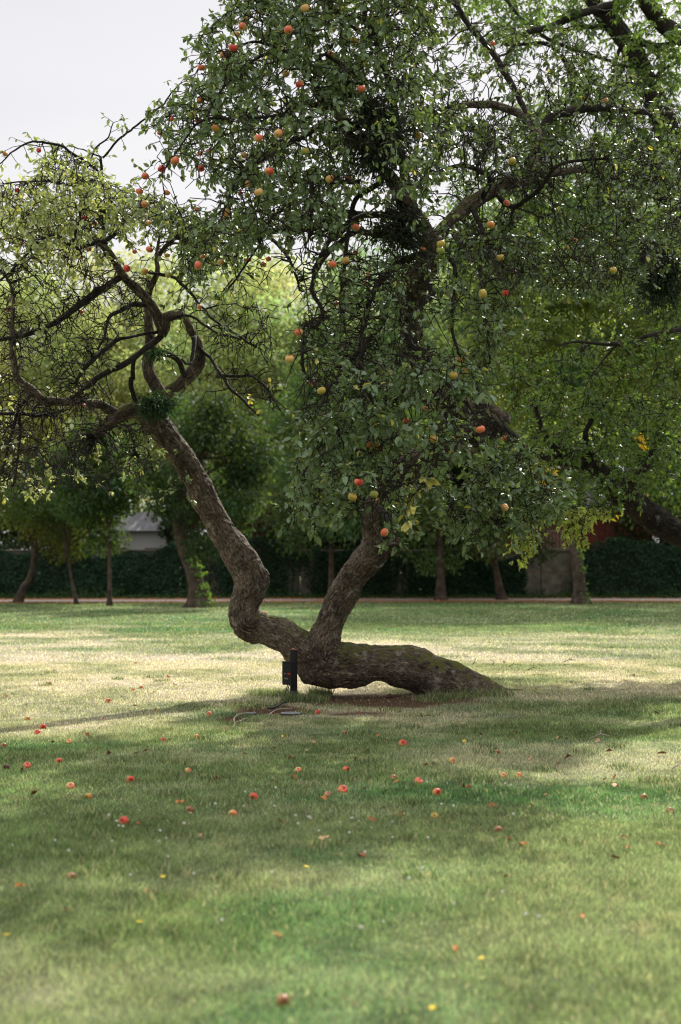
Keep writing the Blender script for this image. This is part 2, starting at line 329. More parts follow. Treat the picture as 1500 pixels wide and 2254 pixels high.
def lawn_col(x, y):
    dry, soil, pth, lit, b, c = lawn_masks(x, y); a_ = n2(x, y, 0.5, 23, 2)
    gr = np.array([0.130, 0.178, 0.074]); g2 = np.array([0.078, 0.155, 0.056]); dr = np.array([0.53, 0.455, 0.365])
    cl = smooth(0.1, 0.5, n2(x, y, 0.8, 77, 2))[:, None]
    base = gr * (1 - cl) + g2 * cl; base = base * (1 + 0.22 * b + 0.25 * c + 0.35 * n2(x, y, 13.0, 15, 2))[:, None]; fk = smooth(0.25, 0.7, n2(x, y, 6.0, 19, 3) + 0.3 * a_)[:, None] * 0.5; base = base * (1 - fk) + np.array([0.27, 0.25, 0.13]) * fk
    col = base * (1 - dry[:, None]) + dr * (1 + 0.12 * c)[:, None] * dry[:, None]
    so_ = np.array([0.120, 0.072, 0.044]) * (1 + 0.3 * c)[:, None]
    col = col * (1 - soil[:, None]) + so_ * soil[:, None]
    col = col * (1 - lit[:, None] * 0.75) + np.array([0.19, 0.085, 0.04]) * lit[:, None] * 0.75
    col = col * (1 - pth[:, None]) + np.array([0.36, 0.30, 0.27]) * (1 + 0.15 * b)[:, None] * pth[:, None]
    return np.clip(col, 0.004, 0.9), dry, soil, pth

gm, gt = newmat('lawn_ground'); L = gt.links
at = nd(gt, 'ShaderNodeAttribute', attribute_name='col'); tcn = nd(gt, 'ShaderNodeTexCoord')
ng = nd(gt, 'ShaderNodeTexNoise', i_Scale=28.0, i_Detail=6.0, i_Roughness=0.75); L.new(tcn.outputs['Object'], ng.inputs['Vector'])
rg = ramp(gt, [(0.3, (0.36, 0.38, 0.33)), (0.7, (1.0, 0.98, 0.92))]); L.new(ng.outputs['Fac'], rg.inputs[0])  # ground darkened to carry the self-shading of the grass layer
mg = nd(gt, 'ShaderNodeMix', data_type='RGBA', blend_type='MULTIPLY'); mg.inputs[0].default_value = 1.0; L.new(at.outputs['Color'], mg.inputs[6]); L.new(rg.outputs[0], mg.inputs[7])
bg_ = nd(gt, 'ShaderNodeBsdfPrincipled'); bg_.inputs['Roughness'].default_value = 0.95; bg_.inputs['Specular IOR Level'].default_value = 0.1; L.new(mg.outputs[2], bg_.inputs['Base Color'])
bb = nd(gt, 'ShaderNodeBump', i_Strength=0.8, i_Distance=0.03); L.new(ng.outputs['Fac'], bb.inputs['Height']); L.new(bb.outputs[0], bg_.inputs['Normal'])
og = nd(gt, 'ShaderNodeOutputMaterial'); L.new(bg_.outputs[0], og.inputs[0])

def make_ground():
    ys = np.concatenate([np.arange(-30, 3, 3.0), np.arange(3, 22, 0.09), np.arange(22, 40, 0.18), np.arange(40, 74, 0.3), np.geomspace(74, 900, 30)])
    xs = np.concatenate([-np.geomspace(900, 14, 26), np.arange(-13.6, -5, 0.4), np.arange(-5, 5, 0.09), np.arange(5, 14, 0.4), np.geomspace(14, 900, 26)])
    X, Y = np.meshgrid(xs, ys); x = X.ravel(); y = Y.ravel(); z = gz(x, y)
    col, dry, soil, pth = lawn_col(x, y); z = z + soil * 0.006 * n2(x, y, 9, 4, 2)
    n, k = len(ys), len(xs); i = np.arange(n - 1)[:, None] * k + np.arange(k - 1)[None]
    q = np.stack([i, i + 1, i + k + 1, i + k], 2).reshape(-1, 4)
    o = mesh('ground', np.stack([x, y, z], 1), [q], gm, col=col); tag(o, 'mown lawn with green and straw-dry patches under and around the trees', None, None, 'structure')
make_ground()

def blades(n, y0, y1, w, h, seed, soilkeep=0.12):
    r = np.random.default_rng(seed)
    y = np.sqrt(r.uniform(y0 ** 2, y1 ** 2, n)); x = r.uniform(-1, 1, n) * (0.25 * y + 2.3)
    col, dry, soil, pth = lawn_col(x, y)
    keep = (r.random(n) > soil * (1 - soilkeep)) & (pth < 0.3) & (y < 63)
    x, y, col, dry, soil = x[keep], y[keep], col[keep], dry[keep], soil[keep]; n = len(x)
    tuf = n2(x, y, 2.4, 55, 2)
    hh = h * (0.55 + 0.9 * r.random(n)) * (1 + 0.55 * tuf) * (1 - 0.35 * dry)
    ww = w * (0.6 + 0.8 * r.random(n)); a = r.uniform(0, 6.283, n); lean = r.uniform(0.1, 1.1, n) * hh
    la = r.uniform(0, 6.283, n); z = gz(x, y) - 0.004
    p0 = np.stack([x - np.cos(a) * ww / 2, y - np.sin(a) * ww / 2, z], 1); p1 = np.stack([x + np.cos(a) * ww / 2, y + np.sin(a) * ww / 2, z], 1)
    p2 = np.stack([x + np.cos(la) * lean, y + np.sin(la) * lean, z + hh], 1)
    V = np.stack([p0, p1, p2], 1).reshape(-1, 3)
    v = (0.35 + 1.5 * r.random(n) ** 1.3)[:, None]; c = col * v * 1.15
    dead = r.random(n) < (0.09 + 0.36 * dry); c[dead] = np.array([0.36, 0.32, 0.20]) * v[dead]
    C = np.repeat(c, 3, 0)
    return V, C
def make_grass():
    parts = [blades(620000, 3.6, 9, 0.0045, 0.027, 1), blades(440000, 9, 15, 0.0055, 0.027, 2), blades(340000, 15, 24, 0.008, 0.030, 3), blades(130000, 24, 40, 0.016, 0.036, 4), blades(60000, 40, 63, 0.03, 0.04, 5)]
    r = np.random.default_rng(99)
    # longer unmown tufts round the post and at the foot of the log
    tv, tc_ = [], []
    tufts = [(G(705, 1532), 0.16, 500, 0.13), (G(650, 1545), 0.14, 500, 0.12), (G(690, 1545), 0.2, 500, 0.10), (G(600, 1530), 0.3, 600, 0.07), (G(560, 1555), 0.35, 700, 0.06), (G(1000, 1530), 0.35, 600, 0.09), (G(1090, 1528), 0.25, 500, 0.08), (G(960, 1540), 0.3, 300, 0.07)]
    for _ in range(70): tufts.append((G(r.uniform(-50, 1550), 1480 + 500 * r.random() ** 1.3), 0.07 + 0.1 * r.random(), 90, 0.055))
    for c, rad, n, h in tufts:
        a = r.uniform(0, 6.283, n); rr = rad * np.sqrt(r.random(n)); x = c[0] + rr * np.cos(a); y = c[1] + rr * np.sin(a); z = gz(x, y)
        hh = h * (0.4 + 0.8 * r.random(n)); a2 = r.uniform(0, 6.283, n); la = r.uniform(0, 6.283, n); ln = hh * r.uniform(0.1, 0.9, n); w = 0.0045
        p0 = np.stack([x - np.cos(a2) * w, y - np.sin(a2) * w, z], 1); p1 = np.stack([x + np.cos(a2) * w, y + np.sin(a2) * w, z], 1); p2 = np.stack([x + np.cos(la) * ln, y + np.sin(la) * ln, z + hh], 1)
        tv.append(np.stack([p0, p1, p2], 1).reshape(-1, 3)); cc = np.array([0.090, 0.135, 0.055]) * (0.5 + 1.0 * r.random(n))[:, None]; dd_ = r.random(n) < 0.25; cc[dd_] = np.array([0.36, 0.31, 0.2]); tc_.append(np.repeat(cc, 3, 0))
    V = np.vstack([p[0] for p in parts] + tv); C = np.vstack([p[1] for p in parts] + tc_)
    o = mesh('grass', V, [np.arange(len(V)).reshape(-1, 3)], M_GRASS, col=np.clip(C, 0.003, 0.9), smooth_=False)
    tag(o, 'short mown grass blades, green mixed with straw', 'grass', None, 'stuff')
make_grass()

# ------------------------------------------------------------------ leaves and twigs
def leaf_mesh(name, pos, dirs, nrm, size, col, mat, parent, wid=0.55, shape='full', curl=0.25, fold=0.25, stuff=False):
    pos = np.asarray(pos); n = len(pos); d = dirs / (np.linalg.norm(dirs, axis=1)[:, None] + 1e-9)
    s = np.cross(d, nrm); s /= (np.linalg.norm(s, axis=1)[:, None] + 1e-9); u = np.cross(s, d)
    r = np.random.default_rng(n); cu = curl * (0.3 + 1.4 * r.random(n)); fo = fold * (0.2 + 1.6 * r.random(n)); wd = wid * (0.8 + 0.4 * r.random(n))
    if shape == 'full':   # base, L1,M1,R1, L2,M2,R2, tip
        tpl = [(0, 0, 0), (0.30, -0.42, 1), (0.33, 0, 0), (0.30, 0.42, 1), (0.68, -0.40, 1), (0.70, 0, 0), (0.68, 0.40, 1), (1.0, 0, 0)]
        q = [(1, 4, 5, 2), (2, 5, 6, 3)]; t = [(0, 1, 2), (0, 2, 3), (4, 7, 5), (5, 7, 6)]
    else:                 # base, L, M, R, tip
        tpl = [(0, 0, 0), (0.45, -0.5, 1), (0.5, 0, 0), (0.45, 0.5, 1), (1.0, 0, 0)]
        q = []; t = [(0, 1, 2), (0, 2, 3), (1, 4, 2), (2, 4, 3)]
    k = len(tpl); V = np.zeros((n, k, 3))
    for i, (a, b, e) in enumerate(tpl):
        off = (-cu * a * a + fo * wd * abs(b) * e) * size
        V[:, i] = pos + d * (a * size)[:, None] + s * (b * wd * size)[:, None] + u * off[:, None]
    base = (np.arange(n) * k)[:, None, None]; fs = []
    if q: fs.append((base + np.array(q)[None]).reshape(-1, 4))
    fs.append((base + np.array(t)[None]).reshape(-1, 3))
    o = mesh(name, V.reshape(-1, 3), fs, mat, parent, col=np.repeat(col, k, 0))
    return o
def in_poly(x, y, poly):
    poly = np.asarray(poly, float); ins = np.zeros(len(x), bool); j = len(poly) - 1
    for i in range(len(poly)):
        xi, yi = poly[i]; xj, yj = poly[j]
        c = ((yi > y) != (yj > y)) & (x < (xj - xi) * (y - yi) / (yj - yi + 1e-12) + xi); ins ^= c; j = i
    return ins
def sample_region(poly, n, d0, d1, seed, holes=0.0, hs=0.011):
    r = np.random.default_rng(seed); poly = np.asarray(poly, float); lo = poly.min(0); hi = poly.max(0); out = []
    while len(out) < n:
        m = n * 3; x = r.uniform(lo[0], hi[0], m); y = r.uniform(lo[1], hi[1], m); k = in_poly(x, y, poly)
        if holes > 0: k &= (n2(x, y, hs, seed + 5, 2) > -0.55 + holes * 0.6)
        x, y = x[k], y[k]
        for a, b in zip(x, y): out.append(P(a, b, r.uniform(d0, d1)))
    return np.array(out[:n])
class Skeleton:
    """nodes of a tree that new twigs may leave from"""
    def __init__(s, seed): s.p = np.zeros((0, 3)); s.r = np.zeros(0); s.r_ = np.random.default_rng(seed); s.twigs = []
    def put(s, p, r): s.p = np.vstack([s.p, p]); s.r = np.append(s.r, r)
    def grow(s, A, arch=0.2, up=0.4, maxr=0.016, crook=0.02, step=0.10, order=True):
        r = s.r_
        if order:
            dm = np.array([np.min(np.sum((s.p - a) ** 2, 1)) for a in A]); A = A[np.argsort(dm)]
        buf = np.zeros((len(s.p) + len(A) * 30, 3)); br = np.zeros(len(buf)); n = len(s.p); buf[:n] = s.p; br[:n] = s.r
        for a in A:
            dv = buf[:n] - a; dd = np.sqrt(np.sum(dv * dv, 1)); i = np.argmin(dd + up * np.maximum(0, -dv[:, 2]) + 0.002 / (br[:n] + 0.002))
            L0 = dd[i]
            if L0 < 0.05: continue
            p0 = buf[i]; m = max(3, min(26, int(L0 / step) + 1)); t = np.linspace(0, 1, m + 1)[:, None]
            c1 = p0 + (a - p0) * 0.4 + np.array([0, 0, arch * L0]) + r.normal(0, 0.10 * L0, 3)
            pts = (1 - t) ** 2 * p0 + 2 * t * (1 - t) * c1 + t ** 2 * a
            wob = np.cumsum(r.normal(0, crook, (m + 1, 3)), 0); wob -= wob[0] + t * (wob[-1] - wob[0]) * 0.7
            pts = pts + wob
            r0 = min(max(br[i] * 0.75, 0.0055), 0.006 + 0.009 * L0, maxr); rad = r0 + (0.0040 - r0) * t[:, 0] ** 0.8
            s.twigs.append((pts, rad)); k = m; buf[n:n + k] = pts[1:]; br[n:n + k] = rad[1:]; n += k
        s.p = buf[:n].copy(); s.r = br[:n].copy()
def dress(twigs, seed, even=False, spur=0.45, nleaf=(3, 6), size=0.075, slen=(0.04, 0.16), colf=None, droop=0.5, tip=True, dens=None, mb=None, start=0.25, alt=0.0):
    """short spurs and rosettes of leaves along the twigs; returns leaf arrays, adds spurs to mb"""
    r = np.random.default_rng(seed); Ps, Ds, Ns, Ss = [], [], [], []
    for pts, rad in twigs:
        m = len(pts); lush = r.choice([0.12, 0.6, 1.0, 1.7], p=[0.25, 0.2, 0.25, 0.3]); e_ = pts[-1:]; lush *= float(np.clip(1.0 + 1.3 * noise(e_ * 1.9, seed)[0], 0.15, 1.9))
        if even: lush = 1.0
        for i in range(1, m):
            f = i / (m - 1)
            if f < start: continue
            last = i == m - 1
            dn = (dens(pts[i]) if dens else 1.0) * lush
            if not (last and tip) and r.random() > spur * dn: continue
            if last and r.random() > min(1, dn * 1.3): continue
            for _ in range(2 if last else 1):
                tan = pts[i] - pts[i - 1]; tan = tan / (np.linalg.norm(tan) + 1e-9)
                v = r.normal(0, 1, 3); v[2] += 0.1; v = v / np.linalg.norm(v) * 0.9 + tan * (0.9 if last else 0.3); v /= np.linalg.norm(v)
                L = r.uniform(*slen); q = pts[i] + v * L + np.array([0, 0, -0.15 * L])
                if mb is not None: mb.tube(np.array([pts[i], (pts[i] + q) / 2 + r.normal(0, 0.004, 3), q]), [0.0045, 0.0038, 0.0026], 3, False)
                k = r.integers(nleaf[0], nleaf[1] + 1)
                for j in range(k):
                    g = 1 - 0.55 * r.random() if j else 1
                    b = pts[i] + (q - pts[i]) * g
                    dv = v * 0.7 + r.normal(0, 0.75, 3); dv[2] -= droop * r.random()
                    nv = r.normal(0, 0.55, 3) + np.array([0, 0, 1.0])
                    Ps.append(b); Ds.append(dv); Ns.append(nv); Ss.append(size * r.uniform(0.6, 1.25))
    return np.array(Ps), np.array(Ds), np.array(Ns), np.array(Ss)
# ------------------------------------------------------------------ the reclining apple tree
D0 = 17.6
log_t = [(1150, 1556, 16, D0), (1115, 1538, 40, D0), (1065, 1527, 72, D0), (1010, 1512, 92, D0), (960, 1494, 104, D0), (900, 1470, 100, D0), (840, 1458, 88, D0), (770, 1465, 104, D0), (715, 1466, 112, D0), (678, 1476, 80, D0), (662, 1482, 50, D0)]
limbA_t = [(706, 1476, 92, D0), (702, 1436, 86, D0), (722, 1385, 69, D0), (748, 1325, 66, D0 - .1), (785, 1262, 67, D0 - .2), (818, 1215, 66, D0 - .3), (818, 1175, 44, D0 - .4), (814, 1140, 39, D0 - .5), (826, 1100, 42, D0 - .6), (856, 1062, 51, D0 - .8), (900, 1025, 61, D0 - .9), (960, 998, 62, D0 - 1.0), (1020, 972, 61, D0 - 1.1), (1070, 948, 59, D0 - 1.2), (1108, 935, 50, D0 - 1.3)]
limbA2_t = [(1108, 938, 61, D0 - 1.3), (1070, 912, 57, D0 - 1.4), (1020, 900, 57, D0 - 1.5), (975, 878, 53, D0 - 1.7), (942, 838, 48, D0 - 1.9), (920, 785, 51, D0 - 2.1), (906, 725, 55, D0 - 2.3), (908, 665, 55, D0 - 2.5), (922, 610, 57, D0 - 2.7), (948, 570, 51, D0 - 2.9), (945, 520, 44, D0 - 3.0)]
stub_t = [(820, 1235, 56, D0 - .3), (848, 1210, 42, D0 - .3), (868, 1190, 32, D0 - .35), (873, 1180, 26, D0 - .35)]
root1_t = [(1040, 1528, 60, D0 - .05), (1062, 1540, 44, D0 - .25), (1078, 1553, 26, D0 - .45), (1085, 1566, 12, D0 - .6)]
root2_t = [(1090, 1528, 40, D0 + .05), (1130, 1526, 26, D0 + .3), (1165, 1528, 12, D0 + .5)]
limbB_t = [(712, 1462, 76, D0), (670, 1432, 86, D0), (630, 1402, 80, D0), (585, 1382, 74, D0), (545, 1372, 78, D0), (540, 1335, 70, D0), (551, 1300, 78, D0), (550, 1268, 80, D0), (518, 1215, 72, D0), (488, 1168, 66, D0 - .05), (462, 1118, 63, D0 - .1), (436, 1065, 59, D0 - .2), (404, 1010, 59, D0 - .3), (368, 965, 59, D0 - .4), (336, 925, 59, D0 - .45), (312, 903, 42, D0 - .5)]
bend = [(560, 1300, 52, D0), (572, 1283, 50, D0), (566, 1262, 52, D0)]
A_ = empty('apple_tree', (float(P(1000, 1520, D0)[0]), D0, 0)); tag(A_, 'old apple tree lying on its trunk with two rising limbs and many apples', 'tree')
aloc = np.array([P(1000, 1520, D0)[0], D0, 0.0])

def solid_trunk(name, traces, mat, parent, off, voxel=0.0135, amp=0.013, lumps=0.034, marks=()):
    mb = MB(); samp, sid = [], []
    for tr in traces:
        p, r = trace(tr, 0.05); rr = np.random.default_rng(len(p)); an = n2(np.arange(len(p)) * 0.35, np.zeros(len(p)), 1.0, len(p), 2)
        r = (r - 0.012) * (1 + 0.05 * an); mb.tube(p, r, 20, True)
        samp.append(p)
    o = mb.build(name, None); md = o.modifiers.new('remesh', 'REMESH'); md.mode = 'VOXEL'; md.voxel_size = voxel
    sm = o.modifiers.new('smooth', 'SMOOTH'); sm.factor = 0.6; sm.iterations = 8
    dg = bpy.context.evaluated_depsgraph_get(); dg.update(); em = o.evaluated_get(dg).to_mesh()
    n = len(em.vertices); V = np.zeros(n * 3, np.float32); em.vertices.foreach_get('co', V); V = V.reshape(-1, 3).astype(float)
    N = np.zeros(n * 3, np.float32); em.vertices.foreach_get('normal', N); N = N.reshape(-1, 3).astype(float)
    fq = np.array([list(f.vertices) for f in em.polygons if len(f.vertices) == 4]); ft = [list(f.vertices) for f in em.polygons if len(f.vertices) == 3]
    o.evaluated_get(dg).to_mesh_clear(); bpy.data.objects.remove(o)
    # bark coordinates: across the limb and along it
    C, T, S, N1 = [], [], [], []
    s0 = 0
    for p in samp:
        t = np.gradient(p, axis=0); t /= np.linalg.norm(t, axis=1)[:, None]; x = np.cross(t[0], [0, 1, 0.1]); n1 = [x / np.linalg.norm(x)]
        for i in range(1, len(p)):
            x = n1[-1] - t[i] * np.dot(n1[-1], t[i]); n1.append(x / np.linalg.norm(x))
        L_ = np.concatenate([[0], np.cumsum(np.linalg.norm(np.diff(p, axis=0), axis=1))])
        C.append(p); T.append(t); N1.append(np.array(n1)); S.append(L_ + s0); s0 += L_[-1] + 3
    C, T, N1, S = np.vstack(C), np.vstack(T), np.vstack(N1), np.concatenate(S); bk = np.zeros((n, 3))
    for a in range(0, n, 8000):
        d = V[a:a + 8000, None] - C[None]; i = np.argmin(np.sum(d * d, 2), 1); dd = V[a:a + 8000] - C[i]; B = np.cross(T[i], N1[i])
        bk[a:a + 8000] = np.stack([np.sum(dd * N1[i], 1), np.sum(dd * B, 1), S[i] + np.sum(dd * T[i], 1)], 1)
    q = bk * np.array([1, 1, 0.33])
    rid = 0.45 - np.abs(fbm(q * np.array([18, 18, 24]) + 2.2 * np.stack([fbm(V * 5, 51, 2), fbm(V * 5, 61, 2), fbm(V * 5, 71, 2)], 1), 3, 3)) * 2.4
    disp = lumps * fbm(V * 3.3, 8, 2) + lumps * 0.5 * fbm(V * 7.5, 18, 2) + amp * rid + amp * 0.6 * fbm(V * 16, 21, 2)
    for c, ra, am in marks:
        r_ = np.linalg.norm(V - c, axis=1); disp += am * np.exp(-((r_ - ra * 1.6) / (ra * 0.7)) ** 2) - am * 2.2 * np.exp(-(r_ / (ra * 0.75)) ** 2)
    V = V + N * disp[:, None]
    fs = [fq] if len(fq) else []
    if ft: fs.append(np.array(ft))
    ob = mesh(name, V - off, fs, mat, parent, vec=bk); return ob, C
def front(px, py, d, w): p = P(px, py, d); return p - np.array([0, w / 2 / F * d, 0])
trunk, TC = solid_trunk('trunk', [log_t, root1_t, root2_t, limbA_t, limbA2_t, stub_t, limbB_t, bend], M_BARK, A_, aloc,
                        marks=[(front(541, 1303, D0, 74), 0.035, 0.022), (front(461, 1222, D0, 30), 0.02, 0.012), (front(513, 1228, D0, 70), 0.018, 0.014), (front(745, 1330, D0, 60), 0.03, 0.012), (front(930, 1470, D0, 90), 0.05, 0.012), (front(425, 1090, D0, 50), 0.03, 0.018), (front(700, 1455, D0, 90), 0.04, 0.010), (front(385, 1000, D0, 50), 0.025, 0.014)])

# limbs traced one by one: (px, py, width, depth)
e = 16.9
left_branches = [
 [(325, 915, 39.1, 17.1), (290, 903, 34.0, 17.0), (262, 915, 30.6, 16.9), (236, 935, 27.2, 16.8), (208, 962, 23.8, 16.7)],
 [(262, 915, 22.1, 16.9), (225, 893, 20.4, 16.8), (180, 886, 20.4, 16.7), (125, 888, 20.4, 16.6), (88, 878, 22.1, 16.5), (62, 856, 20.4, 16.4), (38, 835, 17.0, 16.3), (25, 780, 13.6, 16.2), (30, 700, 10.2, 16.1), (28, 640, 7.6, 16.0), (10, 600, 5.1, 15.9)],
 [(352, 915, 34.0, 17.1), (360, 885, 30.6, 17.1), (342, 852, 28.9, 17.0), (325, 818, 25.5, 17.0), (323, 780, 23.8, 17.0), (326, 735, 20.4, 17.0), (324, 690, 18.7, 17.0), (324, 650, 17.0, 17.0), (345, 600, 11.9, 16.9), (345, 560, 8.5, 16.9), (352, 520, 6.0, 16.9)],
 [(350, 905, 30.6, 17.1), (366, 872, 28.9, 17.2), (395, 850, 27.2, 17.2), (425, 822, 28.9, 17.2), (443, 792, 27.2, 17.2), (438, 755, 20.4, 17.2), (424, 725, 17.0, 17.1), (412, 698, 17.0, 17.0), (392, 690, 22.1, 16.9), (368, 698, 25.5, 16.8), (362, 722, 27.2, 16.8), (356, 740, 20.4, 16.8)],
 [(322, 768, 13.6, 17.0), (350, 775, 13.6, 16.9), (378, 785, 13.6, 16.9), (396, 800, 12.8, 17.0), (408, 828, 11.9, 17.1)],
 [(358, 730, 25.5, 16.8), (345, 692, 23.8, 16.7), (328, 664, 22.1, 16.6), (298, 636, 20.4, 16.5), (268, 608, 17.0, 16.4), (250, 572, 17.0, 16.3), (228, 545, 15.3, 16.2), (205, 528, 10.2, 16.1)],
 [(252, 575, 13.6, 16.3), (232, 538, 13.6, 16.3), (250, 520, 13.6, 16.4), (268, 500, 8.5, 16.5), (285, 475, 6.8, 16.6), (320, 455, 5.1, 16.6)],
 [(236, 532, 11.9, 16.2), (200, 538, 14.4, 16.1), (160, 545, 13.6, 16.0), (138, 525, 10.2, 15.9), (105, 520, 7.6, 15.8), (72, 545, 6.8, 15.7), (30, 590, 6.0, 15.6), (-20, 640, 5.1, 15.5)],
 [(262, 612, 13.6, 16.4), (225, 640, 15.3, 16.2), (185, 665, 15.3, 16.0), (150, 692, 13.6, 15.9), (110, 715, 11.9, 15.8), (50, 738, 10.2, 15.7), (-10, 750, 8.5, 15.6)],
 [(356, 735, 15.3, 16.8), (330, 758, 14.4, 16.7), (290, 795, 13.6, 16.5), (245, 818, 13.6, 16.3), (205, 842, 11.9, 16.2), (172, 868, 10.2, 16.1)],
 [(350, 730, 7.6, 16.8), (318, 732, 6.8, 16.6), (280, 742, 6.8, 16.4), (238, 765, 11.0, 16.2), (208, 790, 12.8, 16.0), (185, 815, 10.2, 15.9), (168, 845, 6.8, 15.9)],
 [(326, 672, 11.9, 16.8), (290, 676, 11.9, 16.6), (262, 690, 10.2, 16.4), (238, 705, 8.5, 16.3), (232, 740, 6.0, 16.2), (215, 770, 4.2, 16.1)],
 [(232, 560, 7.6, 16.3), (230, 500, 7.6, 16.4), (228, 450, 7.6, 16.5), (225, 400, 6.8, 16.5), (222, 345, 6.0, 16.5)],
 [(226, 346, 5.1, 16.5), (258, 312, 5.1, 16.3), (300, 280, 4.7, 16.0), (335, 250, 4.2, 15.8), (370, 213, 3.4, 15.5), (398, 183, 2.5, 15.3)],
 [(248, 420, 6.8, 16.5), (210, 372, 6.0, 16.3), (185, 350, 6.0, 16.2), (130, 318, 5.5, 16.0), (72, 309, 5.1, 15.8), (35, 330, 4.2, 15.7), (-5, 365, 2.5, 15.6)],
 [(268, 500, 7.6, 16.5), (250, 450, 6.8, 16.5), (236, 410, 6.0, 16.5)],
 [(200, 356, 4.2, 16.3), (212, 325, 4.2, 16.3), (240, 300, 3.4, 16.3), (250, 270, 2.5, 16.2)],
 [(160, 545, 6.8, 16.0), (180, 425, 6.0, 16.0), (130, 400, 5.1, 15.9), (70, 398, 4.2, 15.8), (10, 405, 3.4, 15.7)],
 [(292, 830, 11.0, 16.9), (292, 850, 11.0, 16.9), (300, 885, 10.2, 17.0), (310, 905, 10.2, 17.1)], [(292, 830, 11.0, 16.9), (293, 800, 10.2, 16.7), (300, 785, 8.5, 16.6)],
 [(435, 755, 8.5, 17.2), (468, 790, 8.5, 17.0), (490, 820, 8.5, 16.8), (505, 850, 7.6, 16.6), (540, 890, 6.0, 16.4), (570, 915, 4.2, 16.3)],
 [(490, 825, 7.6, 16.8), (525, 831, 6.8, 16.6), (560, 833, 6.0, 16.5), (592, 862, 5.1, 16.3), (618, 905, 3.4, 16.2)],
 [(360, 705, 7.6, 16.8), (420, 690, 6.8, 16.6), (470, 725, 6.0, 16.4), (520, 745, 5.1, 16.2), (565, 765, 4.2, 16.1)],
 [(330, 600, 7.6, 16.9), (380, 612, 7.6, 16.7), (415, 640, 6.8, 16.5), (460, 690, 6.0, 16.3), (510, 725, 5.1, 16.1), (560, 762, 4.2, 16.0)],
 [(430, 740, 11.9, 17.1), (420, 800, 6.8, 16.8), (400, 790, 5.1, 16.7)],
 [(70, 865, 10.2, 16.4), (45, 905, 8.5, 16.2), (25, 960, 7.6, 16.0), (5, 1040, 6.8, 15.9)], [(140, 905, 6.0, 16.5), (90, 915, 7.6, 16.3), (42, 912, 7.6, 16.1), (-10, 912, 6.8, 16.0)],
 [(42, 912, 6.8, 16.1), (42, 980, 6.0, 16.1), (30, 1070, 4.2, 16.1)],
 [(200, 960, 4.2, 16.7), (270, 935, 4.2, 16.6), (285, 950, 4.2, 16.5), (300, 1000, 3.4, 16.4)]]
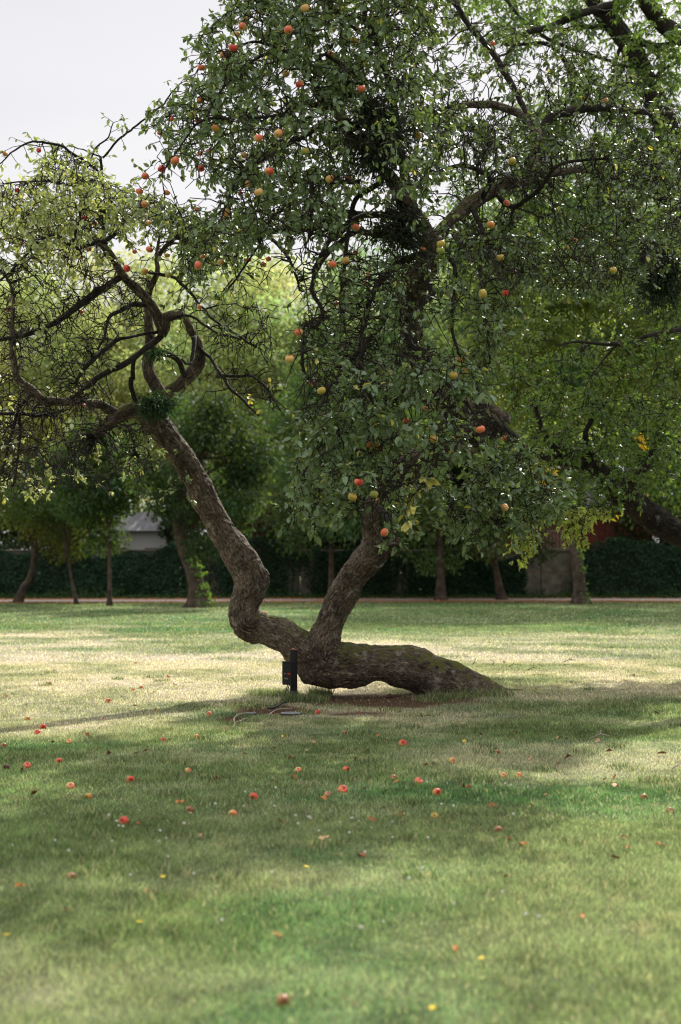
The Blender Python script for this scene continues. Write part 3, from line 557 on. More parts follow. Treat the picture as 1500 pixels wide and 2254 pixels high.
mid_branches = [
 [(945, 525, 44, 14.6), (915, 480, 38, 14.4), (880, 420, 32, 14.2), (840, 365, 28, 14.0), (795, 310, 26, 13.8), (760, 262, 26, 13.6), (727, 232, 26, 13.4)],
 [(727, 234, 20, 13.4), (708, 205, 16, 13.3), (690, 175, 14, 13.2), (665, 140, 12, 13.0), (640, 118, 8, 12.9), (600, 98, 7, 12.7), (545, 95, 6, 12.5), (500, 130, 4, 12.3)],
 [(727, 228, 18, 13.4), (755, 212, 20, 13.4), (735, 180, 16, 13.4), (715, 160, 14, 13.4), (685, 148, 10, 13.3), (655, 150, 8, 13.2)],
 [(760, 212, 18, 13.4), (800, 208, 14, 13.5), (815, 250, 14, 13.7), (835, 350, 16, 14.0)],
 [(740, 215, 12, 13.4), (770, 180, 11, 13.3), (800, 175, 8, 13.2), (720, 120, 8, 13.1), (705, 130, 8, 13.0)],
 [(875, 260, 18, 14.0), (862, 190, 16, 13.9), (840, 110, 14, 13.8), (815, 60, 13, 13.7), (795, 5, 12, 13.6), (790, -80, 8, 13.5)],
 [(875, 260, 18, 14.0), (880, 330, 20, 14.1), (900, 420, 24, 14.3)],
 [(815, 80, 9, 13.7), (778, 60, 8, 13.5), (730, 10, 7, 13.3), (700, -60, 6, 13.1)],
 [(820, 330, 14, 13.9), (760, 290, 12, 13.6), (700, 290, 11, 13.3), (640, 320, 9, 13.0), (590, 350, 8, 12.8), (535, 385, 7, 12.6), (500, 450, 5, 12.5), (470, 520, 4, 12.4)],
 [(760, 262, 12, 13.6), (690, 235, 10, 13.2), (630, 250, 9, 12.9), (570, 262, 7, 12.6), (500, 262, 6, 12.3), (440, 270, 5, 12.1), (400, 320, 4, 12.0), (365, 370, 4, 12.0)],
 [(640, 120, 7, 12.9), (590, 120, 6, 12.7), (540, 150, 6, 12.5), (490, 200, 5, 12.3), (445, 270, 4, 12.1)],
 [(945, 560, 20, 14.7), (880, 580, 16, 14.4), (830, 640, 14, 14.0), (800, 720, 13, 13.8), (795, 800, 10, 13.6), (800, 870, 8, 13.5)],
 [(925, 600, 18, 14.8), (950, 645, 16, 14.5), (920, 680, 15, 14.2), (892, 725, 15, 14.0), (905, 765, 14, 13.9), (930, 785, 12, 13.8), (960, 820, 10, 13.7), (990, 850, 10, 13.6), (1030, 890, 8, 13.4), (1048, 915, 6, 13.3)],
 [(1015, 878, 9, 13.5), (990, 910, 9, 13.4), (970, 945, 8, 13.3), (965, 1000, 7, 13.2), (950, 1060, 5, 13.1)],
 [(910, 640, 14, 15.0), (860, 690, 12, 14.4), (820, 740, 10, 14.0), (770, 800, 9, 13.7), (720, 860, 7, 13.4), (690, 930, 5, 13.2)],
 [(935, 545, 18, 14.6), (860, 520, 16, 14.3), (790, 510, 14, 14.0), (740, 545, 13, 13.8), (700, 590, 11, 13.5), (690, 640, 10, 13.3), (715, 680, 9, 13.2), (700, 720, 8, 13.1), (672, 715, 8, 13.0), (668, 760, 8, 13.0), (670, 830, 6, 13.0)],
 [(860, 470, 13, 14.3), (800, 470, 12, 14.0), (760, 505, 12, 13.8), (725, 535, 11, 13.6), (690, 600, 8, 13.3)],
 [(840, 400, 12, 14.1), (790, 440, 11, 13.9), (770, 520, 10, 13.7), (755, 610, 8, 13.5), (750, 700, 6, 13.4)],
 [(790, 400, 9, 13.9), (700, 400, 10, 13.4), (690, 450, 9, 13.2), (685, 520, 8, 13.1), (700, 480, 6, 13.1)],
 [(900, 480, 18, 14.5), (760, 470, 14, 14.6), (690, 498, 14, 14.8), (600, 505, 15, 15.2), (520, 508, 16, 15.6), (440, 508, 16, 16.0), (380, 530, 12, 16.4), (352, 560, 10, 16.8)],
 [(540, 507, 10, 15.5), (590, 520, 9, 15.2), (640, 580, 7, 14.9), (660, 640, 5, 14.7)],
 [(600, 480, 6, 14.2), (560, 560, 5, 14.0), (500, 640, 4, 13.9)],
 [(945, 540, 34, 14.7), (985, 500, 34, 14.8), (1040, 450, 34, 15.0), (1100, 420, 34, 15.2), (1160, 395, 32, 15.4), (1215, 385, 22, 15.6), (1290, 380, 14, 15.7), (1370, 400, 9, 15.8), (1450, 440, 6, 15.9)],
 [(1160, 395, 28, 15.4), (1185, 350, 26, 15.6), (1188, 300, 24, 15.8), (1165, 270, 20, 15.9), (1130, 245, 19, 15.9), (1080, 232, 18, 15.8), (1030, 230, 14, 15.7), (985, 240, 11, 15.6), (930, 260, 9, 15.5)],
 [(1188, 310, 20, 15.8), (1210, 265, 20, 15.9), (1260, 246, 20, 16.0), (1330, 238, 18, 16.1), (1400, 243, 14, 16.2), (1480, 250, 10, 16.3)],
 [(1170, 280, 12, 15.9), (1145, 215, 13, 16.0), (1110, 150, 14, 16.1), (1070, 95, 13, 16.2), (1030, 50, 12, 16.3), (985, -20, 11, 16.4)],
 [(1060, 440, 14, 15.0), (1080, 400, 12, 14.9), (1020, 370, 10, 14.6), (940, 390, 8, 14.3)],
 [(1100, 430, 13, 15.1), (1130, 450, 12, 14.8), (1180, 420, 10, 14.5), (1230, 360, 8, 14.3), (1330, 350, 6, 14.2)],
 [(1040, 460, 13, 14.9), (1060, 520, 11, 14.5), (1050, 580, 9, 14.2), (1070, 700, 7, 13.9), (1080, 800, 5, 13.8)],
 [(970, 530, 12, 14.6), (1000, 600, 10, 14.2), (990, 700, 8, 13.9), (1010, 780, 6, 13.7)],
 [(1048, 330, 8, 15.5), (1010, 280, 10, 15.6), (1060, 300, 10, 15.4), (1075, 335, 7, 15.2)],
 [(1020, 985, 22, 16.4), (1060, 1010, 14, 15.9), (1085, 1060, 9, 15.4), (1090, 1130, 7, 15.1), (1095, 1190, 6, 15.0), (1065, 1222, 4, 14.9)],
 [(1090, 930, 18, 16.2), (1150, 980, 12, 15.6), (1180, 1050, 9, 15.2), (1160, 1120, 6, 15.0)],
 [(860, 1060, 18, 16.9), (800, 1040, 12, 16.0), (740, 1050, 9, 15.2), (690, 1100, 6, 14.7), (650, 1150, 4, 14.4)],
 [(820, 1100, 14, 17.0), (845, 1120, 10, 16.2), (860, 1160, 7, 15.6), (850, 1200, 4, 15.3)],
 [(975, 880, 18, 15.9), (880, 880, 12, 15.0), (820, 890, 10, 14.4), (760, 940, 8, 13.9), (700, 990, 6, 13.5), (660, 1060, 4, 13.3)]]
SK = Skeleton(11); leafy = []
for p in TC[::3]: SK.put(p[None], np.array([0.03]))
for lst, nm in ((left_branches, 'l'), (mid_branches, 'm')):
    for tr in lst:
        p, r = trace(tr, 0.07); w = np.cumsum(np.random.default_rng(len(p)).normal(0, 0.006, p.shape), 0); w -= np.linspace(0, 1, len(p))[:, None] * w[-1]
        r = r * (1 + 0.12 * n2(np.arange(len(p)) * 0.4, np.full(len(p), float(len(p))), 1.0, 5, 2)); p = p + w
        mb = MB(); mb.tube(p - aloc, r, 10 if r.max() > 0.03 else 7); mb.build('branch', M_BARK if r.max() > 0.055 else M_BARK2, A_)
        SK.put(p, r)
        if r.max() < 0.028 and (nm == 'm' or p[:, 2].max() > 4.9): leafy.append((p[2:], r[2:]))

# apples hanging in the crown: px, py, diameter px, kind, place
TREE_APPLES = [(672,18,20,'o'),(542,42,16,'o'),(535,59,19,'o'),(570,27,13,'o'),(522,75,14,'o'),(513,105,20,'r'),(493,120,17,'o'),(444,149,17,'o'),(635,66,20,'o'),(733,66,14,'o'),(728,120,17,'y'),(553,140,15,'g'),(630,162,17,'o'),(660,185,19,'r'),(591,166,12,'o'),(443,221,16,'y'),(423,252,19,'g'),(435,264,14,'r'),(504,265,14,'o'),(378,261,13,'r'),(475,283,19,'y'),(352,293,12,'o'),(569,304,20,'o'),(613,294,21,'o'),(672,333,19,'g'),(539,342,16,'o'),(584,342,14,'g'),(516,362,15,'g'),(460,334,12,'o'),(441,338,12,'r'),(386,353,20,'r'),(356,371,18,'r'),(443,371,16,'r'),(593,377,20,'r'),(726,394,19,'o'),(320,388,17,'o'),(308,421,17,'r'),(320,449,17,'o'),(368,424,15,'o'),(547,405,17,'o'),(570,423,20,'o'),(530,426,13,'r'),(545,430,14,'g'),(499,468,18,'o'),(494,481,12,'o'),(435,461,13,'o'),(328,490,13,'o'),(375,468,12,'g'),(678,461,13,'o'),(615,465,13,'o'),(606,471,12,'g'),(610,495,12,'g'),(186,481,14,'r'),(214,494,14,'r'),(91,514,14,'o'),(219,539,14,'r'),(196,549,12,'r'),(180,566,11,'o'),(39,419,12,'r'),(86,331,12,'r'),(12,339,12,'o'),(47,537,11,'o'),(280,591,17,'r'),(330,549,17,'o'),(297,554,11,'r'),(369,562,13,'o'),(319,597,16,'y'),(328,610,12,'g'),(447,565,13,'o'),(437,584,19,'o'),(486,577,15,'o'),(548,572,12,'o'),(592,570,13,'o'),(581,582,13,'o'),(372,604,16,'g'),(251,616,11,'o'),(20,681,13,'o'),(439,675,12,'o'),(178,687,12,'o'),(184,893,11,'o'),(658,731,19,'o'),(638,790,20,'o'),(732,582,19,'o'),(708,860,20,'y'),(690,843,13,'r'),(741,668,13,'o'),(869,25,13,'o'),(779,89,17,'y'),(789,65,12,'r'),(864,97,14,'o'),(796,195,19,'o'),(1085,96,12,'o'),(810,266,12,'r'),(921,298,17,'y'),(1334,221,12,'o'),(1128,355,18,'y'),(1116,447,16,'o'),(1080,495,19,'y'),(971,537,20,'y'),(970,551,19,'g'),(930,549,16,'o'),(784,500,18,'o'),(766,391,15,'o'),(762,573,18,'o'),(1102,567,18,'y'),(1350,595,17,'y'),(783,556,11,'o'),(812,606,16,'o'),(806,624,15,'o'),(1132,601,15,'y'),(1063,646,20,'y'),(1113,645,17,'r'),(769,724,14,'g'),(948,662,11,'g'),(1011,793,12,'r'),(998,826,19,'y'),(1024,818,14,'y'),(936,899,12,'o'),(893,926,16,'o'),(1058,945,20,'o'),(956,966,19,'y'),(1110,966,15,'o'),(812,979,17,'r'),(830,983,17,'y'),(790,1061,20,'r'),(824,1088,19,'g'),(776,1094,20,'y'),(1112,1117,17,'o'),(847,1172,19,'o'),(832,1101,13,'o'),(1267,529,10,'o'),(1249,545,9,'y')]
def adepth(px, py, d):
    z = 230.0 / d
    lo, hi = (14.6, 16.6) if (px < 300 or (px < 400 and py > 500)) else (11.6, 14.8)
    return min(max(z, lo), hi)

def polyset(R, seed0):
    # (outline, count, near, far, openness)
    out = []
    for i, (poly, n, d0, d1, h) in enumerate(R): out.append(sample_region(poly, n, d0, d1, seed0 + i, h))
    return np.vstack(out)
R0 = [(520, -130), (1050, -130), (1000, -330), (800, -430), (600, -330)]  # unseen crown above the view, added to shade the near lawn
R1 = [(555, -130), (520, 0), (455, 65), (420, 100), (440, 130), (415, 190), (350, 235), (330, 290), (350, 350), (310, 390), (300, 440), (330, 500), (560, 540), (900, 520), (1020, 300), (960, 100), (980, -130)]
R2 = [(640, 480), (1140, 470), (1200, 560), (1130, 700), (1060, 820), (1110, 930), (1000, 1000), (900, 1100), (870, 1200), (820, 1170), (760, 1130), (700, 1170), (630, 1180), (640, 1080), (660, 1000), (620, 900), (600, 790), (640, 700), (600, 600)]
R2b = [(640, 780), (760, 760), (1000, 780), (1080, 880), (1120, 980), (1000, 1000), (930, 1080), (880, 1190), (800, 1120), (740, 1140), (690, 1180), (640, 1160), (620, 1060), (650, 960), (610, 880)]
R3 = [(950, 960), (1130, 940), (1220, 1000), (1240, 1090), (1210, 1150), (1120, 1190), (1060, 1215), (1010, 1190), (985, 1225), (980, 1120), (940, 1050)]
R4 = [(-30, 440), (60, 400), (120, 330), (200, 360), (240, 400), (330, 430), (480, 500), (540, 560), (420, 600), (300, 560), (200, 560), (100, 560), (-30, 620)]
R5 = [(-30, 600), (120, 560), (330, 600), (330, 700), (250, 760), (210, 900), (180, 1040), (90, 1050), (-30, 1090)]
R6 = [(400, 590), (620, 600), (600, 760), (640, 900), (560, 900), (500, 800), (440, 720)]
R7 = [(1000, 250), (1240, 300), (1520, 330), (1540, 560), (1380, 640), (1180, 640), (1010, 560)]
R8 = [(930, 0), (1250, 80), (1500, 200), (1520, 420), (1100, 420), (960, 250)]
coarse = polyset([(R0, 40, 12.2, 15, 0.1), (R1, 170, 12.0, 15.4, 0.2), (R2, 150, 12.2, 15.2, 0.2), (R3, 40, 14.2, 16.0, 0), (R4, 120, 15.0, 17.8, 0), (R5, 150, 15.2, 17.6, 0), (R6, 24, 15.2, 17, 0), (R7, 90, 14.0, 17.0, 0.1), (R8, 45, 14.5, 17, .2)], 100)
SK.grow(coarse, arch=0.28, up=0.5, maxr=0.026, crook=0.035)
ap = []
for a in TREE_APPLES:
    d = adepth(*a[:3]); ap.append(P(a[0], a[1], d) + np.array([0, 0, 0.045]))
SK.grow(np.array(ap), arch=0.2, up=0.6, maxr=0.008, crook=0.012)
fine = polyset([(R0, 420, 12, 15.2, 0.4), (R1, 2000, 11.8, 15.6, 0.6), (R2, 800, 12.0, 15.4, 0.7), (R2b, 380, 11.6, 14.6, 0.95), (R3, 290, 14.0, 16.2, 0.9), (R4, 1150, 14.8, 18.0, 0.3), (R5, 950, 15.0, 17.8, 0.1), (R6, 130, 15.0, 17, 0.1), (R7, 1150, 13.8, 17.0, 0.4), (R8, 480, 14.5, 17.2, 0.3)], 200)
SK.grow(fine, arch=0.34, up=0.5, maxr=0.012, crook=0.022)
# long hanging whips under the left crown and between the stems
whip = []
rw = np.random.default_rng(5)
for _ in range(600):
    x = rw.uniform(-20, 330); y = rw.uniform(880, 1090) if x < 250 else rw.uniform(940, 1060); whip.append(P(x, y, rw.uniform(15.8, 17.6)))
for _ in range(46): whip.append(P(rw.uniform(380, 620), rw.uniform(640, 900), rw.uniform(15.4, 17.4)))
for _ in range(300): whip.append(P(rw.uniform(660, 900), rw.uniform(560, 960), rw.uniform(12.6, 15.2)))
for a_, b_ in ((390, 1060), (360, 1080), (320, 1100), (310, 1050), (345, 1110), (285, 1040), (270, 1000), (400, 1080), (380, 1030)): whip.append(P(a_, b_, 17.0))
SK.grow(np.array(whip), arch=0.25, up=1.5, maxr=0.009, crook=0.026)
print('twigs', len(SK.twigs), 'nodes', len(SK.p))

def dens(p):
    x, y = proj(p)
    if x < 350 and y > 590: return 0.03 if y < 900 else 0.06
    if x < 380 and y > 540: return 0.25
    if x < 420: return 0.46
    if 380 < x < 640 and y > 600: return 0.06
    if x > 980 and 80 < y < 640: return 0.36
    if 620 < x < 830 and 500 < y < 900: return 0.20
    if 830 <= x < 1000 and 480 < y < 800: return 0.42
    if 850 < x < 1135 and 870 < y < 1065: return 0.30 if abs(y - (1075 - (x - 850) * 0.55)) < 75 or y < 930 else 0.7
    if 775 < x < 880 and y > 1085: return 0.25
    if y < 540: return 0.85
    return 0.75
tw = MB()
for pts, rad in SK.twigs: tw.tube(pts - aloc, rad, 4 if rad[0] > 0.006 else 3, False)
sp = MB()
rr0 = np.random.default_rng(2)
Ps, Ds, Ns, Ss = dress(SK.twigs, 21, spur=0.58, nleaf=(4, 8), size=0.064, dens=dens, mb=sp, slen=(0.05, 0.2))
P2_, D2_, N2_, S2_ = dress(leafy, 22, even=True, spur=0.85, nleaf=(3, 6), size=0.062, mb=sp, slen=(0.06, 0.24), start=0.1)
Ps, Ds, Ns, Ss = np.vstack([Ps, P2_]), np.vstack([Ds, D2_]), np.vstack([Ns, N2_]), np.append(Ss, S2_)
sp.v = [v - aloc for v in sp.v]
# bare side spurs on the leafless twigs
rb = np.random.default_rng(77); bare = MB()
for pts, rad in SK.twigs:
    x, y = proj(pts[-1])
    if (x < 640 and y > 560) or (640 < x < 1000 and 480 < y < 900) or (x > 1000 and 200 < y < 640):
        for i in range(2, len(pts) - 1):
            if rb.random() < 0.36:
                v = rb.normal(0, 1, 3); v[2] -= 0.7; v /= np.linalg.norm(v); L_ = rb.uniform(0.05, 0.32); mid = pts[i] + v * L_ * 0.5 + rb.normal(0, 0.02, 3); q = pts[i] + v * L_ + np.array([0, 0, -0.1 * L_])
                bare.tube(np.array([pts[i], mid, q]) - aloc, [0.0062, 0.005, 0.0032], 3, False)
                if L_ > 0.15: bare.tube(np.array([mid, mid + rb.normal(0, 0.05, 3)]) - aloc, [0.0045, 0.003], 3, False)
for b_ in (sp, bare):
    for v, q, bk in zip(b_.v, b_.q, b_.b):
        pass
def merge(dst, src):
    for v, q, bk in zip(src.v, src.q, src.b): dst.v.append(v); dst.b.append(bk)
    for q in src.q: dst.q.append(q + dst.n)
    dst.n += src.n
merge(tw, sp); merge(tw, bare)
o = tw.build('twigs', M_BARK2, A_); tag(o, kind='stuff')
# nothing grows right across a hanging apple: its own leaves sit above it
X, Y = proj(Ps); keep = np.ones(len(Ps), bool)
for a in TREE_APPLES:
    d = adepth(*a[:3]); c = P(a[0], a[1], d); rp = a[2] * 0.5
    hid = ((X - a[0]) ** 2 + (Y - a[1]) ** 2 < (rp + 12) ** 2) & (Ps[:, 1] < d + 0.05)
    keep &= ~(hid & (rr0.random(len(Ps)) < (0.97 if a[2] >= 16 else 0.85)))
for lx, ly, hw in ((1075, 912, 30), (1020, 905, 30), (975, 880, 26), (905, 725, 26), (906, 670, 28), (915, 620, 28), (1050, 955, 32), (1100, 935, 28), (900, 1025, 34), (856, 1065, 30), (812, 1150, 24), (813, 1180, 26), (908, 780, 24), (825, 1110, 20)):
    keep &= ~(((X - lx) ** 2 + (Y - ly) ** 2 < (hw * 1.25) ** 2) & (Ps[:, 1] < 16.8) & (rr0.random(len(Ps)) < 0.74))
for lx, ly, hx, hy in ((812, 1145, 48, 75), (835, 300, 75, 95), (880, 505, 60, 60)):
    keep &= ~((((X - lx) / hx) ** 2 + ((Y - ly) / hy) ** 2 < 1) & (Ps[:, 1] < (14.6 if ly < 1000 else 17.5)) & (rr0.random(len(Ps)) < 0.78))
Ps, Ds, Ns, Ss = Ps[keep], Ds[keep], Ns[keep], Ss[keep]
# leaf shoots that stand clear of the crown against the sky
rr = np.random.default_rng(4); X, Y = proj(Ps)
yel = smooth(480, 120, X) * smooth(250, 420, Y)  # left leaves yellower, with sunlight partly put into their colour
base = np.array([0.080, 0.122, 0.052]); yb = np.array([0.25, 0.29, 0.14])
k = (0.7 + 0.6 * rr.random(len(Ps)))[:, None]; mixv = np.clip(yel * 0.75 + 0.25 * rr.random(len(Ps)) * (0.4 + yel), 0, 1)[:, None]
C = (base * (1 - mixv) + yb * mixv) * k * (1 - 0.30 * smooth(880, 1050, X) * smooth(700, 560, Y))[:, None]  # upper right leaves darkened, shade put into the colour
yl = (rr.random(len(Ps)) < 0.012) | ((X > 450) & (X < 610) & (Y > 840) & (rr.random(len(Ps)) < 0.5)) | ((X > 880) & (X < 960) & (Y > 1050) & (Y < 1170) & (rr.random(len(Ps)) < 0.45))
C[yl] = np.array([0.36, 0.33, 0.09]) * k[yl]
print('apple leaves', len(Ps))
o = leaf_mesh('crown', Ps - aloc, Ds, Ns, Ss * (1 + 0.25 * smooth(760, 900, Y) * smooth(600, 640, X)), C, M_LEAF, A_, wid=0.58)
tag(o, kind='stuff')
TWIGP = SK.p
# ------------------------------------------------------------------ mistletoe balls and moss-plants growing on the limbs
def mistletoe(c, rx, ry, rz, n, seed, label, parent_pt=None, size=0.06, colr=(0.022, 0.04, 0.018)):
    r = np.random.default_rng(seed); c = np.asarray(c, float); root = empty('mistletoe', c); tag(root, label, 'mistletoe')
    mb = MB(); Ps, Ds, Ns, Ss = [], [], [], []
    for i in range(n):
        v = r.normal(0, 1, 3); v /= np.linalg.norm(v); rad = r.uniform(0.45, 1.0); e_ = v * np.array([rx, ry, rz]) * rad + np.array([0, 0, -0.25 * rz * rad * rad])
        m1 = e_ * 0.5 + r.normal(0, 0.03, 3); mb.tube(np.array([e_ * 0.0, m1, e_]), [0.005, 0.004, 0.002], 3, False)
        for j in range(r.integers(7, 13)):
            b = m1 + (e_ - m1) * r.uniform(0.1, 1.0) + r.normal(0, 0.035, 3); Ps.append(b); dv = r.normal(0, 0.6, 3) + v * 0.6; dv[2] -= 0.35; Ds.append(dv); Ns.append(r.normal(0, 1, 3)); Ss.append(size * r.uniform(0.6, 1.3))
    mb.build('stems', M_BARK2, root)
    k = (0.6 + 0.8 * r.random(len(Ps)))[:, None]; leaf_mesh('leaves', np.array(Ps), np.array(Ds), np.array(Ns), np.array(Ss), np.array(colr) * k, M_MIS, root, wid=0.30, shape='s', curl=0.35)
mistletoe(P(835, 290, 13.8), 0.42, 0.42, 0.58, 420, 1, 'large dark mistletoe clump hanging in the middle of the apple crown')
mistletoe(P(880, 500, 14.3), 0.38, 0.4, 0.38, 200, 2, 'dark mistletoe clump beside the fork of the main stem')
mistletoe(P(345, 890, 16.8), 0.24, 0.22, 0.17, 120, 3, 'small glossy clump growing where the leaning limb forks', colr=(0.02, 0.055, 0.022))
mistletoe(P(345, 775, 16.8), 0.12, 0.12, 0.07, 30, 4, 'tiny green tuft inside the looped branch', colr=(0.03, 0.07, 0.025))
mistletoe(P(228, 470, 16.4), 0.12, 0.12, 0.16, 40, 5, 'small dark tuft on the thin upright shoot above the left limb')

# ------------------------------------------------------------------ apples
def apple_mesh(name, mat, r=0.035, sq=0.9, seed=0):
    mb = MB(); n, k = 13, 18; V = []
    for i in range(n + 1):
        th = math.pi * i / n
        rr_ = r * (math.sin(th) ** 0.9) * (1.02 + 0.05 * math.cos(th)) if 0 < i < n else 0.0
        z = r * sq * math.cos(th) - r * 0.42 * math.exp(-(th / 0.42) ** 2) + r * 0.26 * math.exp(-((math.pi - th) / 0.38) ** 2)
        for j in range(k):
            a = 2 * math.pi * j / k; f = 1 + 0.025 * math.cos(5 * a) * (th > 2.0) + 0.03 * math.sin(a + seed); V.append((rr_ * math.cos(a) * f, rr_ * math.sin(a) * f, z))
    i = np.arange(n)[:, None] * k; j = np.arange(k)[None]; j2 = (j + 1) % k
    q = np.stack([i + j, i + k + j, i + k + j2, i + j2], 2).reshape(-1, 4)
    mb.add(V, q); o = mb.build(name, mat); m = o.data; bpy.data.objects.remove(o); return m
APM = {k_: apple_mesh('apple', m_, seed=i) for i, (k_, m_) in enumerate(MA.items())}
stem_mb = MB(); stem_mb.tube([(0, 0, 0.018), (0.001, 0, 0.03), (0.005, 0.002, 0.045)], [0.0012, 0.0011, 0.0016], 5); so_ = stem_mb.build('stem', M_BARK2); STEM = so_.data; bpy.data.objects.remove(so_)
CW = {'r': 'red', 'o': 'orange-blushed', 'y': 'yellowish', 'g': 'green', 'b': 'brownish', 'k': 'dark red'}
REG = [((35, 350), 'on the bent outer branch against the sky'), ((60, 440), 'in pale leaves at the left crown edge'), ((90, 530), 'above the drooping twigs at the crown edge'), ((195, 485), 'in pale leaves over the left limb'), ((205, 550), 'beside the pale bent branch'),
       ((300, 590), 'above the looped branch'), ((320, 480), 'under the sky gap'), ((320, 400), 'on the crown edge by the open sky'), ((380, 350), 'beside the low tip of open sky'), ((430, 240), 'on the upper crown edge'), ((500, 110), 'high on the crown edge'),
       ((640, 80), 'near the crown top'), ((780, 90), 'beside the high dark stem'), ((590, 170), 'below the crown top'), ((500, 280), 'inside the upper crown edge'), ((520, 350), 'in the sparse upper leaves'), ((610, 300), 'left of the large mistletoe'), ((600, 390), 'below left of the large mistletoe'),
       ((550, 420), 'in the mid-crown cluster'), ((490, 470), 'over the horizontal branch'), ((610, 475), 'in the small mid-crown cluster'), ((740, 400), 'just below the large mistletoe'), ((440, 570), 'under the horizontal branch'), ((580, 575), 'over the gap between the two limbs'),
       ((770, 570), 'in hanging twigs left of the main stem'), ((950, 545), 'at the fork of the main stem'), ((890, 60), 'in the dark top leaves'), ((1100, 90), 'on the thin diagonal branch'), ((920, 290), 'right of the large mistletoe'), ((1110, 400), 'on the twigs right of the main fork'),
       ((1090, 520), 'below the right-hand twigs'), ((1090, 640), 'against the bright leaves right of the stem'), ((1300, 560), 'far out on the right-hand twigs'), ((1340, 220), 'high in the right-hand twigs'), ((820, 620), 'close to the upper main stem'), ((660, 750), 'over the pale gap beside the crown'), ((710, 850), 'in the lower left of the hanging crown'),
       ((940, 665), 'just right of the upper main stem'), ((1010, 810), 'above the big crooked elbow'), ((920, 920), 'left of the big crooked elbow'), ((1080, 955), 'in front of the big crooked elbow'), ((820, 980), 'over the rising limb'), ((800, 1080), 'in the lowest hanging leaves'), ((1112, 1117), 'in the low leaves right of the rising limb'), ((847, 1172), 'hanging lowest beside the rising limb'),
       ((20, 681), 'in the bare twigs at the far end'), ((180, 687), 'in the bare twigs below the left limb'), ((184, 893), 'beside the low sideways branch'), ((439, 675), 'beside the looped branch'), ((251, 616), 'on the thick branch above the loop')]
def place_apple(kind, loc, rot, scale, label, group, stem=False, cat='apple', name='apple'):
    o = bpy.data.objects.new(name, APM[kind]); COL.objects.link(o); o.location = loc; o.rotation_euler = rot; o.scale = (scale,) * 3
    tag(o, label, cat, group)
    if stem: s = bpy.data.objects.new('stem', STEM); COL.objects.link(s); s.parent = o
    return o
SIZE = lambda dpx: 'large' if dpx >= 19 else ('small' if dpx <= 13 else '')
lab = {}
for a in TREE_APPLES:
    ri = min(range(len(REG)), key=lambda i: (REG[i][0][0] - a[0]) ** 2 + (REG[i][0][1] - a[1]) ** 2)
    lab.setdefault((ri, a[3], SIZE(a[2])), []).append(a)
LABEL = {}
ORD = ['first', 'second', 'third', 'fourth', 'fifth']
for (ri, kd, sz), L_ in lab.items():
    L_.sort(key=lambda a: a[0])
    for i, a in enumerate(L_):
        w = (sz + ' ' if sz else '') + CW[kd]
        if len(L_) == 1: s = f'{w} apple {REG[ri][1]}'
        elif len(L_) == 2: s = f"{'left' if i == 0 else 'right'} one of two {w} apples {REG[ri][1]}"
        else: s = f'{w} apple, {ORD[i]} from the left of {["", "", "", "three", "four", "five"][len(L_)]} {REG[ri][1]}'
        LABEL[a] = s
ra = np.random.default_rng(12)
for a in TREE_APPLES:
    d = adepth(*a[:3]); sc_ = a[2] / F * d / 0.072; rot = (ra.uniform(-0.5, 0.5) + (1.2 if ra.random() < 0.2 else 0), ra.uniform(-0.4, 0.4), ra.uniform(0, 6.28))
    place_apple(a[3], P(a[0], a[1], d - 0.03), rot, min(max(sc_, 0.8), 1.25), LABEL[a], 'apples hanging in the crown', stem=a[2] >= 16)

